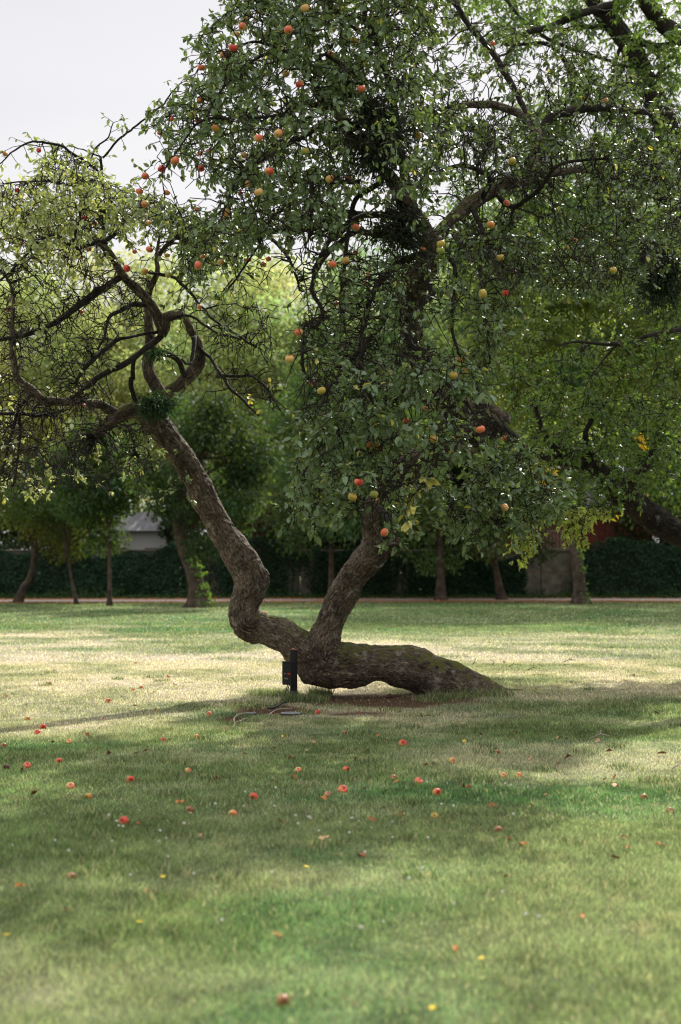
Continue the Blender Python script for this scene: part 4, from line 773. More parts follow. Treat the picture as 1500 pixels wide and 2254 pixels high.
FALLEN = [(273,1806,22,'r','bright red apple with a split yellow side, lowest on the left','split red apple'),(559,1753,20,'r','red and cream apple showing its dark eye on dark clover','red and cream apple'),(513,1790,20,'o','flattened orange apple in the grass below the red and cream one','flattened orange apple'),
 (418,1781,17,'b','rotting tan apple with a black eye beside a curled leaf','rotting tan apple'),(195,1752,15,'y','yellow apple on the olive grass between two red-orange ones','yellow-orange apple'),(155,1729,19,'o','large flat pink-orange apple at the left of the lawn','flat pink-orange apple'),
 (288,1715,18,'r','red apple with an orange side above the split one','red and orange apple'),(414,1696,13,'o','small pale orange apple alone in mid-lawn left of the clover','small pale orange apple'),(130,1674,15,'r','red apple with a black spot near the left edge','black-spotted red apple'),
 (60,1684,17,'r','plain round red apple, right one of a pair at the left edge','round red apple'),(15,1688,15,'k','deep crimson apple nearest the left edge','crimson apple'),(9,1640,14,'b','tan-brown apple at the left edge above the crimson one','tan-brown apple'),
 (83,1611,14,'r','red apple, lower of two close together on straw-coloured grass','lower paired red apple'),(95,1599,15,'r','red apple, upper of two close together on straw-coloured grass','upper paired red apple'),(60,1581,14,'o','pale sunlit peach-coloured apple above the red pair','peach-coloured apple'),
 (152,1632,13,'o','small orange apple on the bright grass right of the red pair','small orange apple'),(360,1628,13,'r','small red apple at the tip of the trunk shadow','small red apple'),(433,1621,13,'o','small bright orange apple just right of the shadow tip','small bright orange apple'),
 (461,1571,13,'o','small orange apple on the upper edge of the trunk shadow','shadow-edge apple'),(238,1542,13,'r','small red apple at the start of the upper shadow streak','streak-end apple'),(700,1567,12,'r','small vivid red apple in front of the black post','vivid red apple'),
 (760,1612,13,'b','small russet apple on the shaded grass in front of the log','small russet apple'),(887,1635,18,'r','glossy red apple with a dark eye in front of the log','glossy red apple'),(858,1532,12,'k','dark shaded apple lying underneath the log','dark apple under the log'),
 (657,1694,15,'o','orange apple left of the middle of the shaded lawn','orange apple left of middle'),(762,1692,15,'r','red apple right above the big red one','upper middle red apple'),(755,1737,22,'r','biggest red apple, beside a tan one in the lit patch','biggest red apple'),
 (722,1748,17,'b','tan apple with a dark rotten end touching the lit patch','tan apple with a dark end'),(867,1711,13,'b','small bruised brown apple amid leaves in the lit patch','bruised brown apple'),(922,1719,20,'r','elongated red apple in the lit patch','elongated red apple'),
 (962,1743,20,'r','red apple on the shaded edge of the lit patch','shaded-edge red apple'),(957,1795,18,'y','pale yellow apple alone on dark clover','pale yellow apple'),(995,1673,16,'o','pinkish orange apple behind the lit patch','pinkish orange apple'),
 (1108,1706,14,'o','left one of two orange apples side by side on the right','left twin orange apple'),(1142,1706,14,'o','right one of two orange apples side by side on the right','right twin orange apple'),(1418,1755,11,'b','small brown apple in the dark grass at the right','small brown apple at right'),
 (1476,1786,9,'b','tiny brown apple near the right edge','tiny brown apple'),(158,1930,17,'b','blurred crumpled orange-brown apple low on the left','crumpled low apple'),(371,1489,7,'o','tiny faded apple far back on the sunlit straw grass','tiny faded far apple'),(386,1505,9,'b','tiny peach-brown apple on sunlit straw behind the upper shadow streak','tiny peach-brown apple'),
 (293,1517,9,'o','left one of two tiny orange apples on sunlit straw','left tiny orange apple'),(311,1512,9,'o','right one of two tiny orange apples on sunlit straw','right tiny orange apple'),(110,1503,9,'o','tiny pale apple far left on sunlit straw','tiny far left apple'),
 (1098,1828,10,'b','small brown windfall below the pale yellow one','small brown windfall'),(624,2206,15,'b','blurred pinkish apple half sunk in the nearest grass','half-sunk near apple'),(1110,1457,6,'b','tiny brown apple on straw behind the log','tiny apple behind the log')]
FP = []
for i, (px, py, dp, kd, lb, h) in enumerate(FALLEN):
    g = G(px, py + dp * 0.35); s = min(max(dp * g[1] / F / 0.070, 0.72), 1.2); z = gz(g[0], g[1])[0] + 0.017 * s
    rot = (ra.uniform(0.6, 1.9), ra.uniform(-0.5, 0.5), ra.uniform(-0.8, 0.8))
    place_apple(kd, (g[0], g[1], z), rot, s, lb, 'fallen apples on the lawn', stem=dp >= 15); FP.append((px, py, h))
p = P(583, 1356, D0); place_apple('o', p + np.array([0, -0.02, 0.035]), (0.4, 0, 0), 0.8, 'small orange apple resting on the trunk below its sharp knee', 'fallen apples on the lawn')

# ------------------------------------------------------------------ fallen leaves, clover heads, yellow flowers
used_lab = set()
def near_label(px, py, what, end=''):
    c = sorted(FP, key=lambda a: (a[0] - px) ** 2 + ((a[1] - py) * 1.8) ** 2)
    for a in c[:14]:
        dx, dy = px - a[0], (py - a[1]) * 1.8
        far = math.hypot(dx, dy); q = 'just ' if far < 60 else ('well ' if far > 160 else '')
        if abs(dx) > 2.4 * abs(dy): w = 'right of' if dx > 0 else 'left of'
        elif abs(dy) > 2.4 * abs(dx): w = 'in front of' if dy > 0 else 'behind'
        else: w = ('front ' if dy > 0 else 'back ') + ('right of' if dx > 0 else 'left of')
        s = f'{what} {q}{w} the {a[2]}'.replace('front right of', 'to the front right of').replace('front left of', 'to the front left of').replace('back right of', 'to the back right of').replace('back left of', 'to the back left of').replace('just to', 'close to')
        s = s.replace('well to', 'well off to')
        if s not in used_lab and len(s.split()) <= 16: used_lab.add(s); return s
    k = 2
    while f'{s}, {ORD[k-1] if k < 6 else "further"} such one' in used_lab: k += 1
    s = f'{s}, {ORD[k-1] if k < 6 else "further"} such one'; used_lab.add(s); return s
def drymat(name, c): return plain(name, c, 0.8, var=0.45, scale=60, spec=0.15)
LM = {'brown': drymat('dry_leaf_brown', (0.24, 0.095, 0.04)), 'tan': drymat('dry_leaf_tan', (0.42, 0.27, 0.15)), 'orange': drymat('dry_leaf_orange', (0.42, 0.17, 0.05)), 'yellow': drymat('dry_leaf_yellow', (0.55, 0.38, 0.06)), 'dark': drymat('dry_leaf_dark', (0.06, 0.035, 0.025))}
def dry_leaf(kind, seed):
    r = np.random.default_rng(seed); n, k = 7, 5; V = []; c1, c2 = r.uniform(-14, 14), r.uniform(6, 26)
    L_, W_ = 0.075, 0.022
    for i in range(n):
        t = i / (n - 1); w = W_ * math.sin(math.pi * min(1, 0.06 + t * 0.92)) ** 0.8
        for j in range(k):
            b = (j / (k - 1) - 0.5) * 2; V.append((t * L_ - L_ / 2, b * w * (1 - 0.25 * r.random() * abs(b)), c2 * (b * w) ** 2 * 1.2 + c1 * (t - 0.5) ** 2 * 0.01 + 0.004 * r.normal() * abs(b)))
    i = np.arange(n - 1)[:, None] * k; j = np.arange(k - 1)[None]; q = np.stack([i + j, i + k + j, i + k + j + 1, i + j + 1], 2).reshape(-1, 4)
    V = np.array(V); V[:, 2] += 0.006
    m = mesh('fallen_leaf', V, [q], LM[kind]); mo = m.modifiers.new('t', 'SOLIDIFY'); mo.thickness = 0.0012
    dt = m.data; bpy.data.objects.remove(m); return dt
LMESH = {k_: [dry_leaf(k_, s) for s in range(3)] for k_ in LM}
LEAVES = [(76,1755,'brown'),(303,1821,'brown'),(393,1770,'orange'),(403,1774,'orange'),(617,1816,'brown'),(712,1763,'orange'),(873,1728,'orange'),(866,1720,'brown'),(883,1799,'brown'),(803,1744,'tan'),(1033,1741,'brown'),(1018,1735,'brown'),(819,1813,'brown'),(325,1972,'orange'),(145,2011,'brown'),(158,2012,'brown'),(1148,1867,'orange'),(1120,1853,'orange'),(1350,1897,'brown'),(1384,1875,'orange'),(1373,1850,'brown'),(1453,1870,'orange'),(1354,1736,'tan'),(1352,1715,'brown'),(1331,1723,'brown'),(1342,1660,'brown'),(1252,1671,'brown'),(1170,1676,'tan'),(1227,1687,'tan'),(1021,1637,'yellow'),(831,1625,'orange'),(812,1656,'tan'),(784,1674,'brown'),(957,1688,'tan'),(938,1690,'orange'),(647,1716,'brown'),(1018,1598,'tan'),(1457,1665,'brown'),(1084,1780,'brown'),(1170,1781,'tan'),(1204,1757,'tan'),(798,1889,'brown'),(1115,1940,'orange'),(1281,2027,'orange'),(1004,2097,'orange'),(613,2073,'orange'),(44,1960,'orange'),(445,1844,'tan'),(713,1856,'tan'),(225,1588,'brown'),(242,1662,'brown'),(300,1665,'brown'),(322,1658,'brown'),(51,1699,'brown'),(116,1640,'brown'),(190,1623,'brown'),(376,1609,'orange'),(213,1554,'orange'),(296,1558,'orange'),(345,1567,'orange'),(13,1538,'brown'),(690,1640,'tan'),(625,1625,'yellow'),(603,1653,'brown'),(1217,1544,'yellow'),(1497,1526,'yellow'),(1180,1522,'brown'),(1137,1618,'orange'),(1128,1628,'brown'),(1058,1622,'dark'),(1070,1608,'dark'),(1373,1543,'tan'),(1090,1655,'brown'),(1096,1664,'brown'),(1230,1628,'tan'),(907,1601,'tan'),(940,1581,'tan'),(1007,1605,'brown'),(1245,1632,'dark'),(1446,1575,'dark'),(640,1672,'brown'),(675,1658,'tan'),(540,1665,'brown'),(480,1720,'brown'),(1030,1583,'tan'),(1315,1636,'tan'),(1220,1462,'dark'),(1242,1468,'dark'),(1375,1456,'brown'),(1440,1452,'dark'),(1146,1468,'dark'),(1395,1490,'brown'),(1330,1560,'brown'),(510,1497,'brown'),(555,1500,'brown'),(340,1527,'brown'),(480,1560,'tan'),(768,1568,'brown'),(792,1573,'brown'),(950,1560,'brown'),(880,1573,'brown'),(1040,1530,'brown'),(120,1480,'dark'),(92,1489,'dark'),(300,1463,'brown')]
rl = np.random.default_rng(8)
LW = {'brown': 'curled brown leaf', 'tan': 'pale tan dead leaf', 'orange': 'rusty orange leaf', 'yellow': 'yellow fallen leaf', 'dark': 'blackened curled leaf'}
for i, (px, py, kd) in enumerate(LEAVES):
    g = G(px, py); o = bpy.data.objects.new('fallen_leaf', LMESH[kd][i % 3]); COL.objects.link(o)
    o.location = (g[0], g[1], gz(g[0], g[1])[0] + 0.020); o.rotation_euler = (rl.uniform(-0.6, 0.6), rl.uniform(-0.5, 0.5), rl.uniform(0, 6.28)); s = rl.uniform(0.6, 1.1) * (0.72 if py > 1900 else 1); o.scale = (s, s * rl.uniform(.8, 1.3), s)
    tag(o, near_label(px, py, LW[kd]), 'fallen leaf', 'dead leaves scattered on the lawn')
M_WH = plain('clover_white', (0.60, 0.58, 0.50), 0.8, var=0.15, scale=300); M_YE = plain('petal_yellow', (0.80, 0.58, 0.02), 0.6, var=0.1); M_ST = plain('flower_stalk', (0.09, 0.16, 0.04), 0.7)
def flower_mesh(kind):
    mb = MB(); r = np.random.default_rng(3)
    if kind == 'clover':
        for i in range(46):
            a = r.uniform(0, 6.28); b = math.acos(r.uniform(-0.5, 1)); v = np.array([math.sin(b) * math.cos(a), math.sin(b) * math.sin(a), math.cos(b)]); c = np.array([0, 0, 0.045]); mb.tube([c + v * 0.002, c + v * 0.007, c + v * 0.0105], [0.0012, 0.0028, 0.0008], 4)
        return mb
    for i in range(26):
        a = i * 2.4; rr_ = 0.004 + 0.009 * (i / 26); c = np.array([0, 0, 0.05]); v = np.array([math.cos(a), math.sin(a), 0.25 + 0.3 * (1 - i / 26)]); mb.tube([c, c + v * rr_, c + v * rr_ * 1.7], [0.001, 0.0032, 0.0012], 4)
    return mb
_f = {}
for kd, m_ in (('clover', M_WH), ('dandelion', M_YE)):
    o = flower_mesh(kd).build('flower_head', m_); _f[kd] = o.data; bpy.data.objects.remove(o)
smb = MB(); smb.tube([(0, 0, -0.01), (0.002, 0.001, 0.02), (0, 0, 0.045)], [0.0012, 0.001, 0.001], 4); o = smb.build('stalk', M_ST); STALK = o.data; bpy.data.objects.remove(o)
CLO = [(944,1733),(122,1862),(243,1806),(421,1798),(258,1821),(263,1829),(270,1832),(471,1782),(535,1786),(586,1801),(606,1787),(652,1825),(648,1807),(678,1811),(681,1807),(685,1813),(749,1819),(701,1840),(727,1858),(777,1815),(815,1831),(791,1817),(767,1846),(864,1855),(971,1782),(996,1787),(862,1818),(1132,1804),(1116,1736),(1127,1740),(1165,1743),(902,1952),(1161,2033),(1186,2039),(998,2001),(846,2043),(795,2060),(1105,1978),(928,1928),(291,1940),(29,1870),(148,1889),(251,1861),(369,1898),(427,1939),(350,1842),(603,1934),(1314,1759),(1467,1721),(806,1891),(941,1856),(1197,1811),(404,1827),(485,2041),(365,1857),(350,1864),(540,1755),(607,1746)]
for i, (px, py) in enumerate(CLO):
    g = G(px, py); o = bpy.data.objects.new('clover_flower', _f['clover']); COL.objects.link(o); o.location = (g[0], g[1], gz(g[0], g[1])[0]); s = rl.uniform(0.55, 0.95); o.scale = (s, s, s); o.rotation_euler = (rl.uniform(-.3, .3), rl.uniform(-.3, .3), rl.uniform(0, 6))
    st = bpy.data.objects.new('stalk', STALK); COL.objects.link(st); st.parent = o
    tag(o, near_label(px, py, 'white clover head'), 'clover flower', 'white clover heads in the lawn')
for i, (px, py) in enumerate([(358,1946),(672,1924),(305,2049),(15,2078),(1064,2131),(955,2242)]):
    g = G(px, py); o = bpy.data.objects.new('yellow_flower', _f['dandelion']); COL.objects.link(o); o.location = (g[0], g[1], gz(g[0], g[1])[0]); o.rotation_euler = (0.15, 0.1, i); o.scale = (0.75, 0.75, 0.75)
    st = bpy.data.objects.new('stalk', STALK); COL.objects.link(st); st.parent = o
    tag(o, ['small yellow flower in the left half of the near lawn', 'small yellow flower in the middle of the near lawn', 'yellow flower half hidden in blurred grass', 'bright yellow flower at the left edge of the near lawn', 'bright yellow flower alone in the near right lawn', 'yellow flower nearest the camera at the bottom edge'][i], 'flower', 'yellow flowers in the lawn')
# pale seed heads far back, too many to count
r = np.random.default_rng(17); mb = MB(); 
for _ in range(900):
    y = r.uniform(34, 46); x = r.uniform(-1, 1) * 0.26 * y
    if n2([x], [y], 0.25, 71, 2)[0] < -0.05: continue
    z = gz(x, y)[0] + 0.05; s = r.uniform(0.008, 0.018); mb.add(np.array([[s, 0, 0], [-s, 0, 0], [0, s, 0], [0, -s, 0], [0, 0, s], [0, 0, -s]]) + [x, y, z], None, [(0, 2, 4), (2, 1, 4), (1, 3, 4), (3, 0, 4), (2, 0, 5), (1, 2, 5), (3, 1, 5), (0, 3, 5)])
tag(mb.build('clover_flowers', M_WH), 'pale clover and seed heads speckling the far shaded grass', 'clover', None, 'stuff')

# ------------------------------------------------------------------ electrical post, cables, ground covers
M_BLK = plain('black_paint', (0.011, 0.011, 0.011), 0.6, var=0.3, scale=30, spec=0.25); M_GRY = plain('grey_plate', (0.16, 0.17, 0.17), 0.4, var=0.3, scale=25); M_CAB = plain('black_cable', (0.02, 0.02, 0.022), 0.5); M_PALE = plain('pale_root', (0.36, 0.30, 0.24), 0.8)
M_RED = plain('red_mark', (0.45, 0.03, 0.02), 0.6); M_LBL = plain('sticker_pale', (0.30, 0.27, 0.17), 0.6); M_TOP = plain('reddish_lid', (0.20, 0.06, 0.045), 0.6)
d_ = 17.05; base = G(648, 1538); s_ = d_ / F
root = empty('power_post', (base[0], d_, gz(base[0], d_)[0])); tag(root, 'black metal power post with a box on it under the apple tree', 'power post')
def rel(px, py, dd=0.0): return P(px, py, d_ + dd) - np.array([base[0], d_, gz(base[0], d_)[0]])
rz = math.radians(-30)
mb = MB(); top = rel(646, 1431)[2]; mb.box((rel(647, 1480)[0], 0.02, top / 2), (0.072, 0.055, top), rz); bevel(mb.build('post', M_BLK, root, sm=False))
mb = MB(); mb.box((rel(646.5, 1480)[0], 0.02, top + 0.006), (0.088, 0.066, 0.012), rz); bevel(mb.build('post_cap', M_TOP, root, sm=False))
b0, b1 = rel(635, 1506)[2], rel(635, 1457)[2]; bc = rel(636.5, 1480)[0]
mb = MB(); mb.box((bc, -0.065, (b0 + b1) / 2), (0.125, 0.10, b1 - b0), rz); bx_ = bevel(mb.build('box', M_BLK, root, sm=False))
mb = MB(); mb.box((bc, -0.065, b1 + 0.006), (0.135, 0.11, 0.010), rz); bevel(mb.build('lid', M_BLK, root, sm=False), 0.002)
nx, ny = math.sin(rz), -math.cos(rz); fx, fy = bc + nx * 0.0515, -0.065 + ny * 0.0515; tx, ty = math.cos(rz), math.sin(rz)
mb = MB()
for k_, (a_, b_) in enumerate(((0.030, 0.5), (0.040, 0.515), (0.048, 0.495), (0.022, 0.49))): 
    zc = b0 + (b1 - b0) * b_; mb.box((fx + tx * a_, fy + ty * a_, zc), (0.014, 0.003, 0.016), rz)
bevel(mb.build('red_mark', M_RED, root, sm=False), 0.001)
mb = MB()
for a_, b_, w_, h_ in ((-0.02, 0.50, 0.006, 0.014), (-0.028, 0.50, 0.003, 0.014), (-0.005, 0.49, 0.010, 0.003), (-0.03, 0.29, 0.004, 0.020), (-0.022, 0.30, 0.010, 0.003), (-0.014, 0.29, 0.004, 0.020), (0.004, 0.29, 0.004, 0.020), (0.012, 0.31, 0.010, 0.003), (0.018, 0.28, 0.003, 0.016)):
    mb.box((fx + tx * a_, fy + ty * a_, b0 + (b1 - b0) * b_), (w_, 0.003, h_), rz)
mb.build('sticker', M_LBL, root, sm=False)
o = place_apple('b', (0, 0, 0), (0, 0, 0), 0.1, 'x', 'x'); bpy.data.objects.remove(o)
for (px, py) in ((628, 1452), (635, 1451), (646, 1427)):
    g = P(px, py, d_ - 0.06 if py > 1440 else d_ + 0.02); o = bpy.data.objects.new('fallen_leaf', LMESH['orange'][0]); COL.objects.link(o); o.location = g + np.array([0, 0, -0.012]); o.scale = (0.7, 0.7, 0.7); o.rotation_euler = (0.1, 0.2, px)
    tag(o, {628: 'reddish leaf on the left of the black box lid', 635: 'reddish leaf in the middle of the black box lid', 646: 'reddish leaf on top of the black post'}[px], 'fallen leaf', 'dead leaves scattered on the lawn')
def cable(lst, mat, label, r0=0.006, name='cable'):
    pts = np.array(lst, float); sp_ = spline(pts, 0.02); mb = MB(); mb.tube(sp_, np.full(len(sp_), r0), 6); tag(mb.build(name, mat), label, name, None)
gp = lambda px, py, h=0.01: G(px, py) + np.array([0, 0, h])
cable([P(634, 1506, d_ - .08), P(630, 1520, d_ - .08), P(622, 1538, d_ - .1), gp(614, 1549), gp(606, 1553)], M_CAB, 'black cable slanting from the box down to the ground', 0.007)
cable([P(638, 1506, d_ - .06), P(634, 1520, d_ - .08), P(642, 1528, d_ - .08), P(652, 1526, d_ - .04), P(655, 1520, d_)], M_CAB, 'black cable looping from the box round the foot of the post', 0.007)
cable([P(640, 1527, d_ - .09), P(650, 1523, d_ - .1), P(656, 1528, d_ - .05), P(646, 1532, d_ - .08), P(637, 1525, d_ - .1)], M_CAB, 'coil of black cable wound round the foot of the post', 0.011)
cable([gp(632, 1551, .03), gp(622, 1555, .04), gp(612, 1560, .03), gp(600, 1561, .015), gp(590, 1560)], M_CAB, 'thick black cable lying in the bare soil', 0.012)
cable([gp(612, 1549), gp(600, 1556, .02), gp(585, 1556, .015), gp(570, 1558)], M_CAB, 'thin dark cable crossing the bare soil', 0.007)
cable([gp(556, 1573), gp(540, 1574, .02), gp(525, 1579, .03), gp(516, 1588, .03), gp(517, 1598, .01)], M_PALE, 'pale bent root curving round the soil patch', 0.007, 'root')
cable([gp(545, 1582), gp(532, 1590, .02), gp(520, 1594, .015), gp(514, 1602)], M_PALE, 'short pale root beside the curving one', 0.006, 'root')
cable([gp(640, 1562), gp(618, 1564, .02), gp(602, 1570, .02), gp(590, 1577)], M_PALE, 'pale straight root between the cable and the round cover', 0.005, 'root')
for px, py, rr_, lb in ((641, 1573, 0.108, 'larger round grey cover set in the soil before the post'), (552, 1573, 0.062, 'smaller grey cover beside the pale root')):
    g = G(px, py); root = empty('ground_cover', (g[0], g[1], gz(g[0], g[1])[0])); tag(root, lb, 'ground cover', 'grey covers in the soil')
    mb = MB(); mb.tube([(0, 0, 0.004), (0, 0, 0.018), (0, 0, 0.022)], [rr_, rr_, rr_ * 0.96], 28); mb.build('lid', M_GRY, root, sm=False)
    mb = MB(); a = np.linspace(0, 2 * math.pi, 29); mb.tube(np.stack([np.cos(a) * rr_ * 1.06, np.sin(a) * rr_ * 1.06, np.full(29, 0.010)], 1), np.full(29, 0.008), 6, False); mb.build('rim', M_BLK, root)
# a few loose twigs on the lawn
for i, (px, py, L_, a, lb) in enumerate(((1120, 1470, 0.16, 0.3, 'short dark twig at the shade edge behind the root end'), (1085, 1465, 0.10, 1.3, 'tiny upright twig stub at the shade edge'), (1040, 1466, .12, .8, 'small dark twig on the straw behind the log'), (1300, 1630, 0.18, 0.1, 'grey twig lying in the shaded grass on the right'), (1160, 1478, 0.2, 0.1, 'dark clod of twigs at the shade edge'), (1240, 1460, 0.22, 0.2, 'long dark twig on the shade edge at right'), (1480, 1698, 0.16, 0.5, 'pale straw stalk near the right edge'))):
    g = G(px, py); v = np.array([math.cos(a), math.sin(a), 0.12]) * L_; mb = MB()
    mb.tube([(0, 0, 0.02), v * 0.5 + [0, 0, 0.05], v + [0, 0, 0.02]], [0.006, 0.005, 0.003], 5); mb.tube([v * 0.5 + [0, 0, 0.05], v * 0.6 + [0.0, 0.05, 0.08]], [0.004, 0.002], 4)
    o = mb.build('twig', M_PALE if 'pale' in lb or 'grey' in lb else M_BARK2); o.location = (g[0], g[1], gz(g[0], g[1])[0]); tag(o, lb, 'twig', 'loose twigs on the lawn')

# ------------------------------------------------------------------ second, darker fruit tree leaning in from the right
M_BARKD = barkmat('darkest_bark', (0.010, 0.008, 0.006), (0.065, 0.052, 0.040), moss=0.3, lichen=0.5)  # darkest of the bark colours
T2 = empty('fruit_tree', (P(1760, 1500, 19)[0], 19.0, 0)); tag(T2, 'dark tree leaning in from the right with a low mossy limb and yellow leaves', 'tree'); o2 = np.array([P(1760, 1500, 19)[0], 19.0, 0.0])
lim = [(1775, 1560, 110, 19.2), (1760, 1480, 96, 19.2), (1700, 1360, 88, 19.2), (1620, 1260, 82, 19.1), (1550, 1205, 78, 19.1), (1495, 1176, 76, 19), (1440, 1140, 74, 19), (1385, 1100, 72, 18.9), (1350, 1065, 66, 18.9), (1310, 1030, 58, 18.8), (1265, 1010, 52, 18.8), (1210, 1006, 44, 18.7), (1160, 1010, 34, 18.6), (1120, 1000, 20, 18.5)]
t2, T2C = solid_trunk('trunk', [[(a, b_, c * 0.86, d) for a, b_, c, d in lim], [(1700, 1360, 60, 19.2), (1720, 1200, 56, 19.4), (1700, 1000, 50, 19.6), (1640, 800, 44, 19.8)]], M_BARKD, T2, o2, voxel=0.022)
SK2 = Skeleton(31)
for q in T2C[::3]: SK2.put(q[None], np.array([0.03]))
for tr in ([(1330, 1040, 24, 18.8), (1300, 1000, 18, 18.7), (1290, 950, 12, 18.6), (1330, 890, 8, 18.5)], [(1240, 1008, 20, 18.7), (1200, 960, 14, 18.6), (1180, 900, 10, 18.5)], [(1370, 1080, 20, 18.9), (1420, 1030, 16, 18.7), (1450, 960, 12, 18.5)], [(1640, 800, 40, 19.8), (1560, 600, 30, 19.8), (1500, 480, 22, 19.6), (1420, 400, 14, 19.4)], [(1560, 600, 24, 19.8), (1480, 620, 16, 19.4), (1400, 610, 10, 19)],
           [(1500, 725, 12, 18.2), (1560, 715, 16, 18.6), (1650, 760, 20, 19.6)], [(1500, 725, 11, 18.2), (1430, 738, 10, 18), (1380, 755, 9, 17.9), (1330, 758, 8, 17.8), (1270, 752, 6, 17.8), (1230, 760, 4, 17.7)], [(1360, 756, 6, 17.9), (1330, 790, 5, 17.8), (1300, 830, 3, 17.7)]):
    p, r = trace(tr, 0.08); mb = MB(); mb.tube(p - o2, r, 7); mb.build('branch', M_BARK2, T2); SK2.put(p, r)
Q1 = [(1080, 980), (1230, 900), (1420, 860), (1540, 900), (1560, 1080), (1440, 1060), (1400, 1120), (1330, 1150), (1250, 1140), (1150, 1150), (1080, 1100)]
Q2 = [(1140, 1130), (1190, 1130), (1210, 1170), (1170, 1215), (1145, 1235), (1135, 1190)]
Q3 = [(1235, 1120), (1290, 1110), (1300, 1150), (1285, 1205), (1255, 1200), (1250, 1160)]
Q4 = [(1340, 500), (1540, 420), (1560, 700), (1480, 760), (1440, 700), (1380, 690)]
Q5 = [(1120, 780), (1540, 740), (1560, 900), (1300, 930), (1120, 900)]
SK2.grow(polyset([(Q1, 60, 17.6, 20, 0.1), (Q4, 30, 18.5, 20.2, 0), (Q5, 26, 17.4, 19.4, 0)], 400), arch=0.2, up=0.4, maxr=0.016)
SK2.grow(polyset([(Q1, 620, 16.8, 20.2, 0.4), (Q2, 60, 18.0, 18.6, 0), (Q3, 60, 17.9, 18.5, 0), (Q4, 190, 18.3, 20.4, 0.2), (Q5, 170, 17.2, 19.6, 0.3)], 420), arch=0.15, up=0.6, maxr=0.009)
tb = MB()
for pts, rad in SK2.twigs: tb.tube(pts - o2, rad, 3, False)
s2 = MB(); Ps, Ds, Ns, Ss = dress(SK2.twigs, 33, spur=0.55, nleaf=(3, 6), size=0.075, mb=s2); s2.v = [v - o2 for v in s2.v]; merge(tb, s2)
tag(tb.build('twigs', M_BARK2, T2), kind='stuff')
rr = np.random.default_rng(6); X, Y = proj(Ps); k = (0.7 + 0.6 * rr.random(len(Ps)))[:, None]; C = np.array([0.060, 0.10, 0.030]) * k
lowb = (Y > 1120); C[lowb] = np.array([0.20, 0.24, 0.08]) * k[lowb]  # low sprays paler: sunlight put into the leaf colour
yl = np.zeros(len(Ps), bool)
for cx, cy, rd in ((1194, 1046, 34), (1415, 966, 16), (1465, 1108, 28), (1360, 1150, 26), (1385, 1184, 16), (1435, 1088, 16)): yl |= ((X - cx) ** 2 + (Y - cy) ** 2 < rd * rd) & (rr.random(len(Ps)) < 0.8)
C[yl] = np.array([0.50, 0.36, 0.04]) * k[yl]
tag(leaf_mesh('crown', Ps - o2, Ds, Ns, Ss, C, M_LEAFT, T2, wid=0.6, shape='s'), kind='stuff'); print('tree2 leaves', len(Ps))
mistletoe(P(1455, 590, 17.4), 0.50, 0.4, 0.62, 620, 9, 'broad black-green mistletoe mass at the right edge')

# ------------------------------------------------------------------ tall walnut-like tree, trunk just outside the frame on the right
o3 = np.array([P(1690, 1400, 25)[0], 25.0, 0.0]); T3 = empty('walnut_tree', o3); tag(T3, 'tall tree whose thick dark limbs cross the sky at the upper right', 'tree')
big = [[(1690, 1470, 120, 25), (1680, 1200, 96, 25), (1650, 900, 84, 25), (1600, 600, 74, 25), (1530, 420, 64, 24.8), (1478, 305, 56, 24.6), (1430, 200, 50, 24.4), (1395, 125, 46, 24.2), (1350, 65, 38, 24), (1300, 0, 32, 23.8), (1240, -110, 22, 23.5)],
       [(1600, 600, 40, 25), (1590, 300, 36, 24.5), (1560, 120, 34, 24.2), (1500, 85, 40, 24), (1455, 40, 38, 23.8), (1420, -10, 34, 23.6), (1380, -110, 24, 23.4)],
       [(1395, 85, 20, 24.1), (1440, 100, 16, 24), (1480, 95, 14, 24), (1530, 80, 12, 24)],
       [(1360, 70, 24, 24), (1340, 20, 22, 23.9), (1400, 95, 16, 24.2)],
       [(1375, 5, 18, 23.8), (1330, 18, 18, 23.6), (1270, 38, 17, 23.4), (1210, 60, 15, 23.2), (1160, 75, 13, 23), (1130, 105, 10, 22.9), (1105, 150, 7, 22.8)],
       [(1345, 55, 12, 24), (1310, 62, 11, 23.8), (1275, 60, 10, 23.6), (1242, 66, 8, 23.5)],
       [(1440, 168, 8, 24.3), (1400, 210, 8, 24.2), (1370, 100, 9, 24.1)], [(1370, 95, 9, 24.2), (1350, 150, 8, 24), (1345, 190, 7, 23.9), (1320, 200, 6, 23.8)],
       [(1500, 130, 9, 24.2), (1470, 150, 9, 24.3), (1442, 170, 8, 24.4)], [(1115, 95, 7, 22.9), (1180, 92, 9, 23), (1215, 100, 11, 23.2), (1245, 140, 12, 23.4), (1275, 190, 12, 23.6), (1310, 235, 9, 23.8)],
       [(1060, -60, 6, 23.4), (1160, 45, 8, 23.4), (1230, 100, 9, 23.5), (1320, 130, 8, 23.6), (1450, 170, 7, 24)]]
mb = MB(); SK3 = Skeleton(41)
for i, tr in enumerate(big):
    p, r = trace(tr, 0.15); w = np.cumsum(np.random.default_rng(i).normal(0, 0.012, p.shape), 0); w -= np.linspace(0, 1, len(p))[:, None] * w[-1]; p = p + w
    m_ = MB(); m_.tube(p - o3, r, 12 if i < 2 else 8); m_.build('trunk' if i == 0 else 'branch', M_BARK2, T3); SK3.put(p, r)
W1 = [(960, -60), (1560, -80), (1560, 420), (1400, 330), (1330, 150), (1200, 60), (1080, 160), (980, 60)]
W2 = [(1180, 120), (1330, 150), (1420, 330), (1560, 420), (1560, 700), (1200, 720), (1000, 640), (980, 420), (1150, 300)]
W3 = [(1020, 560), (1560, 560), (1560, 900), (1450, 960), (1300, 960), (1150, 990), (1030, 900)]
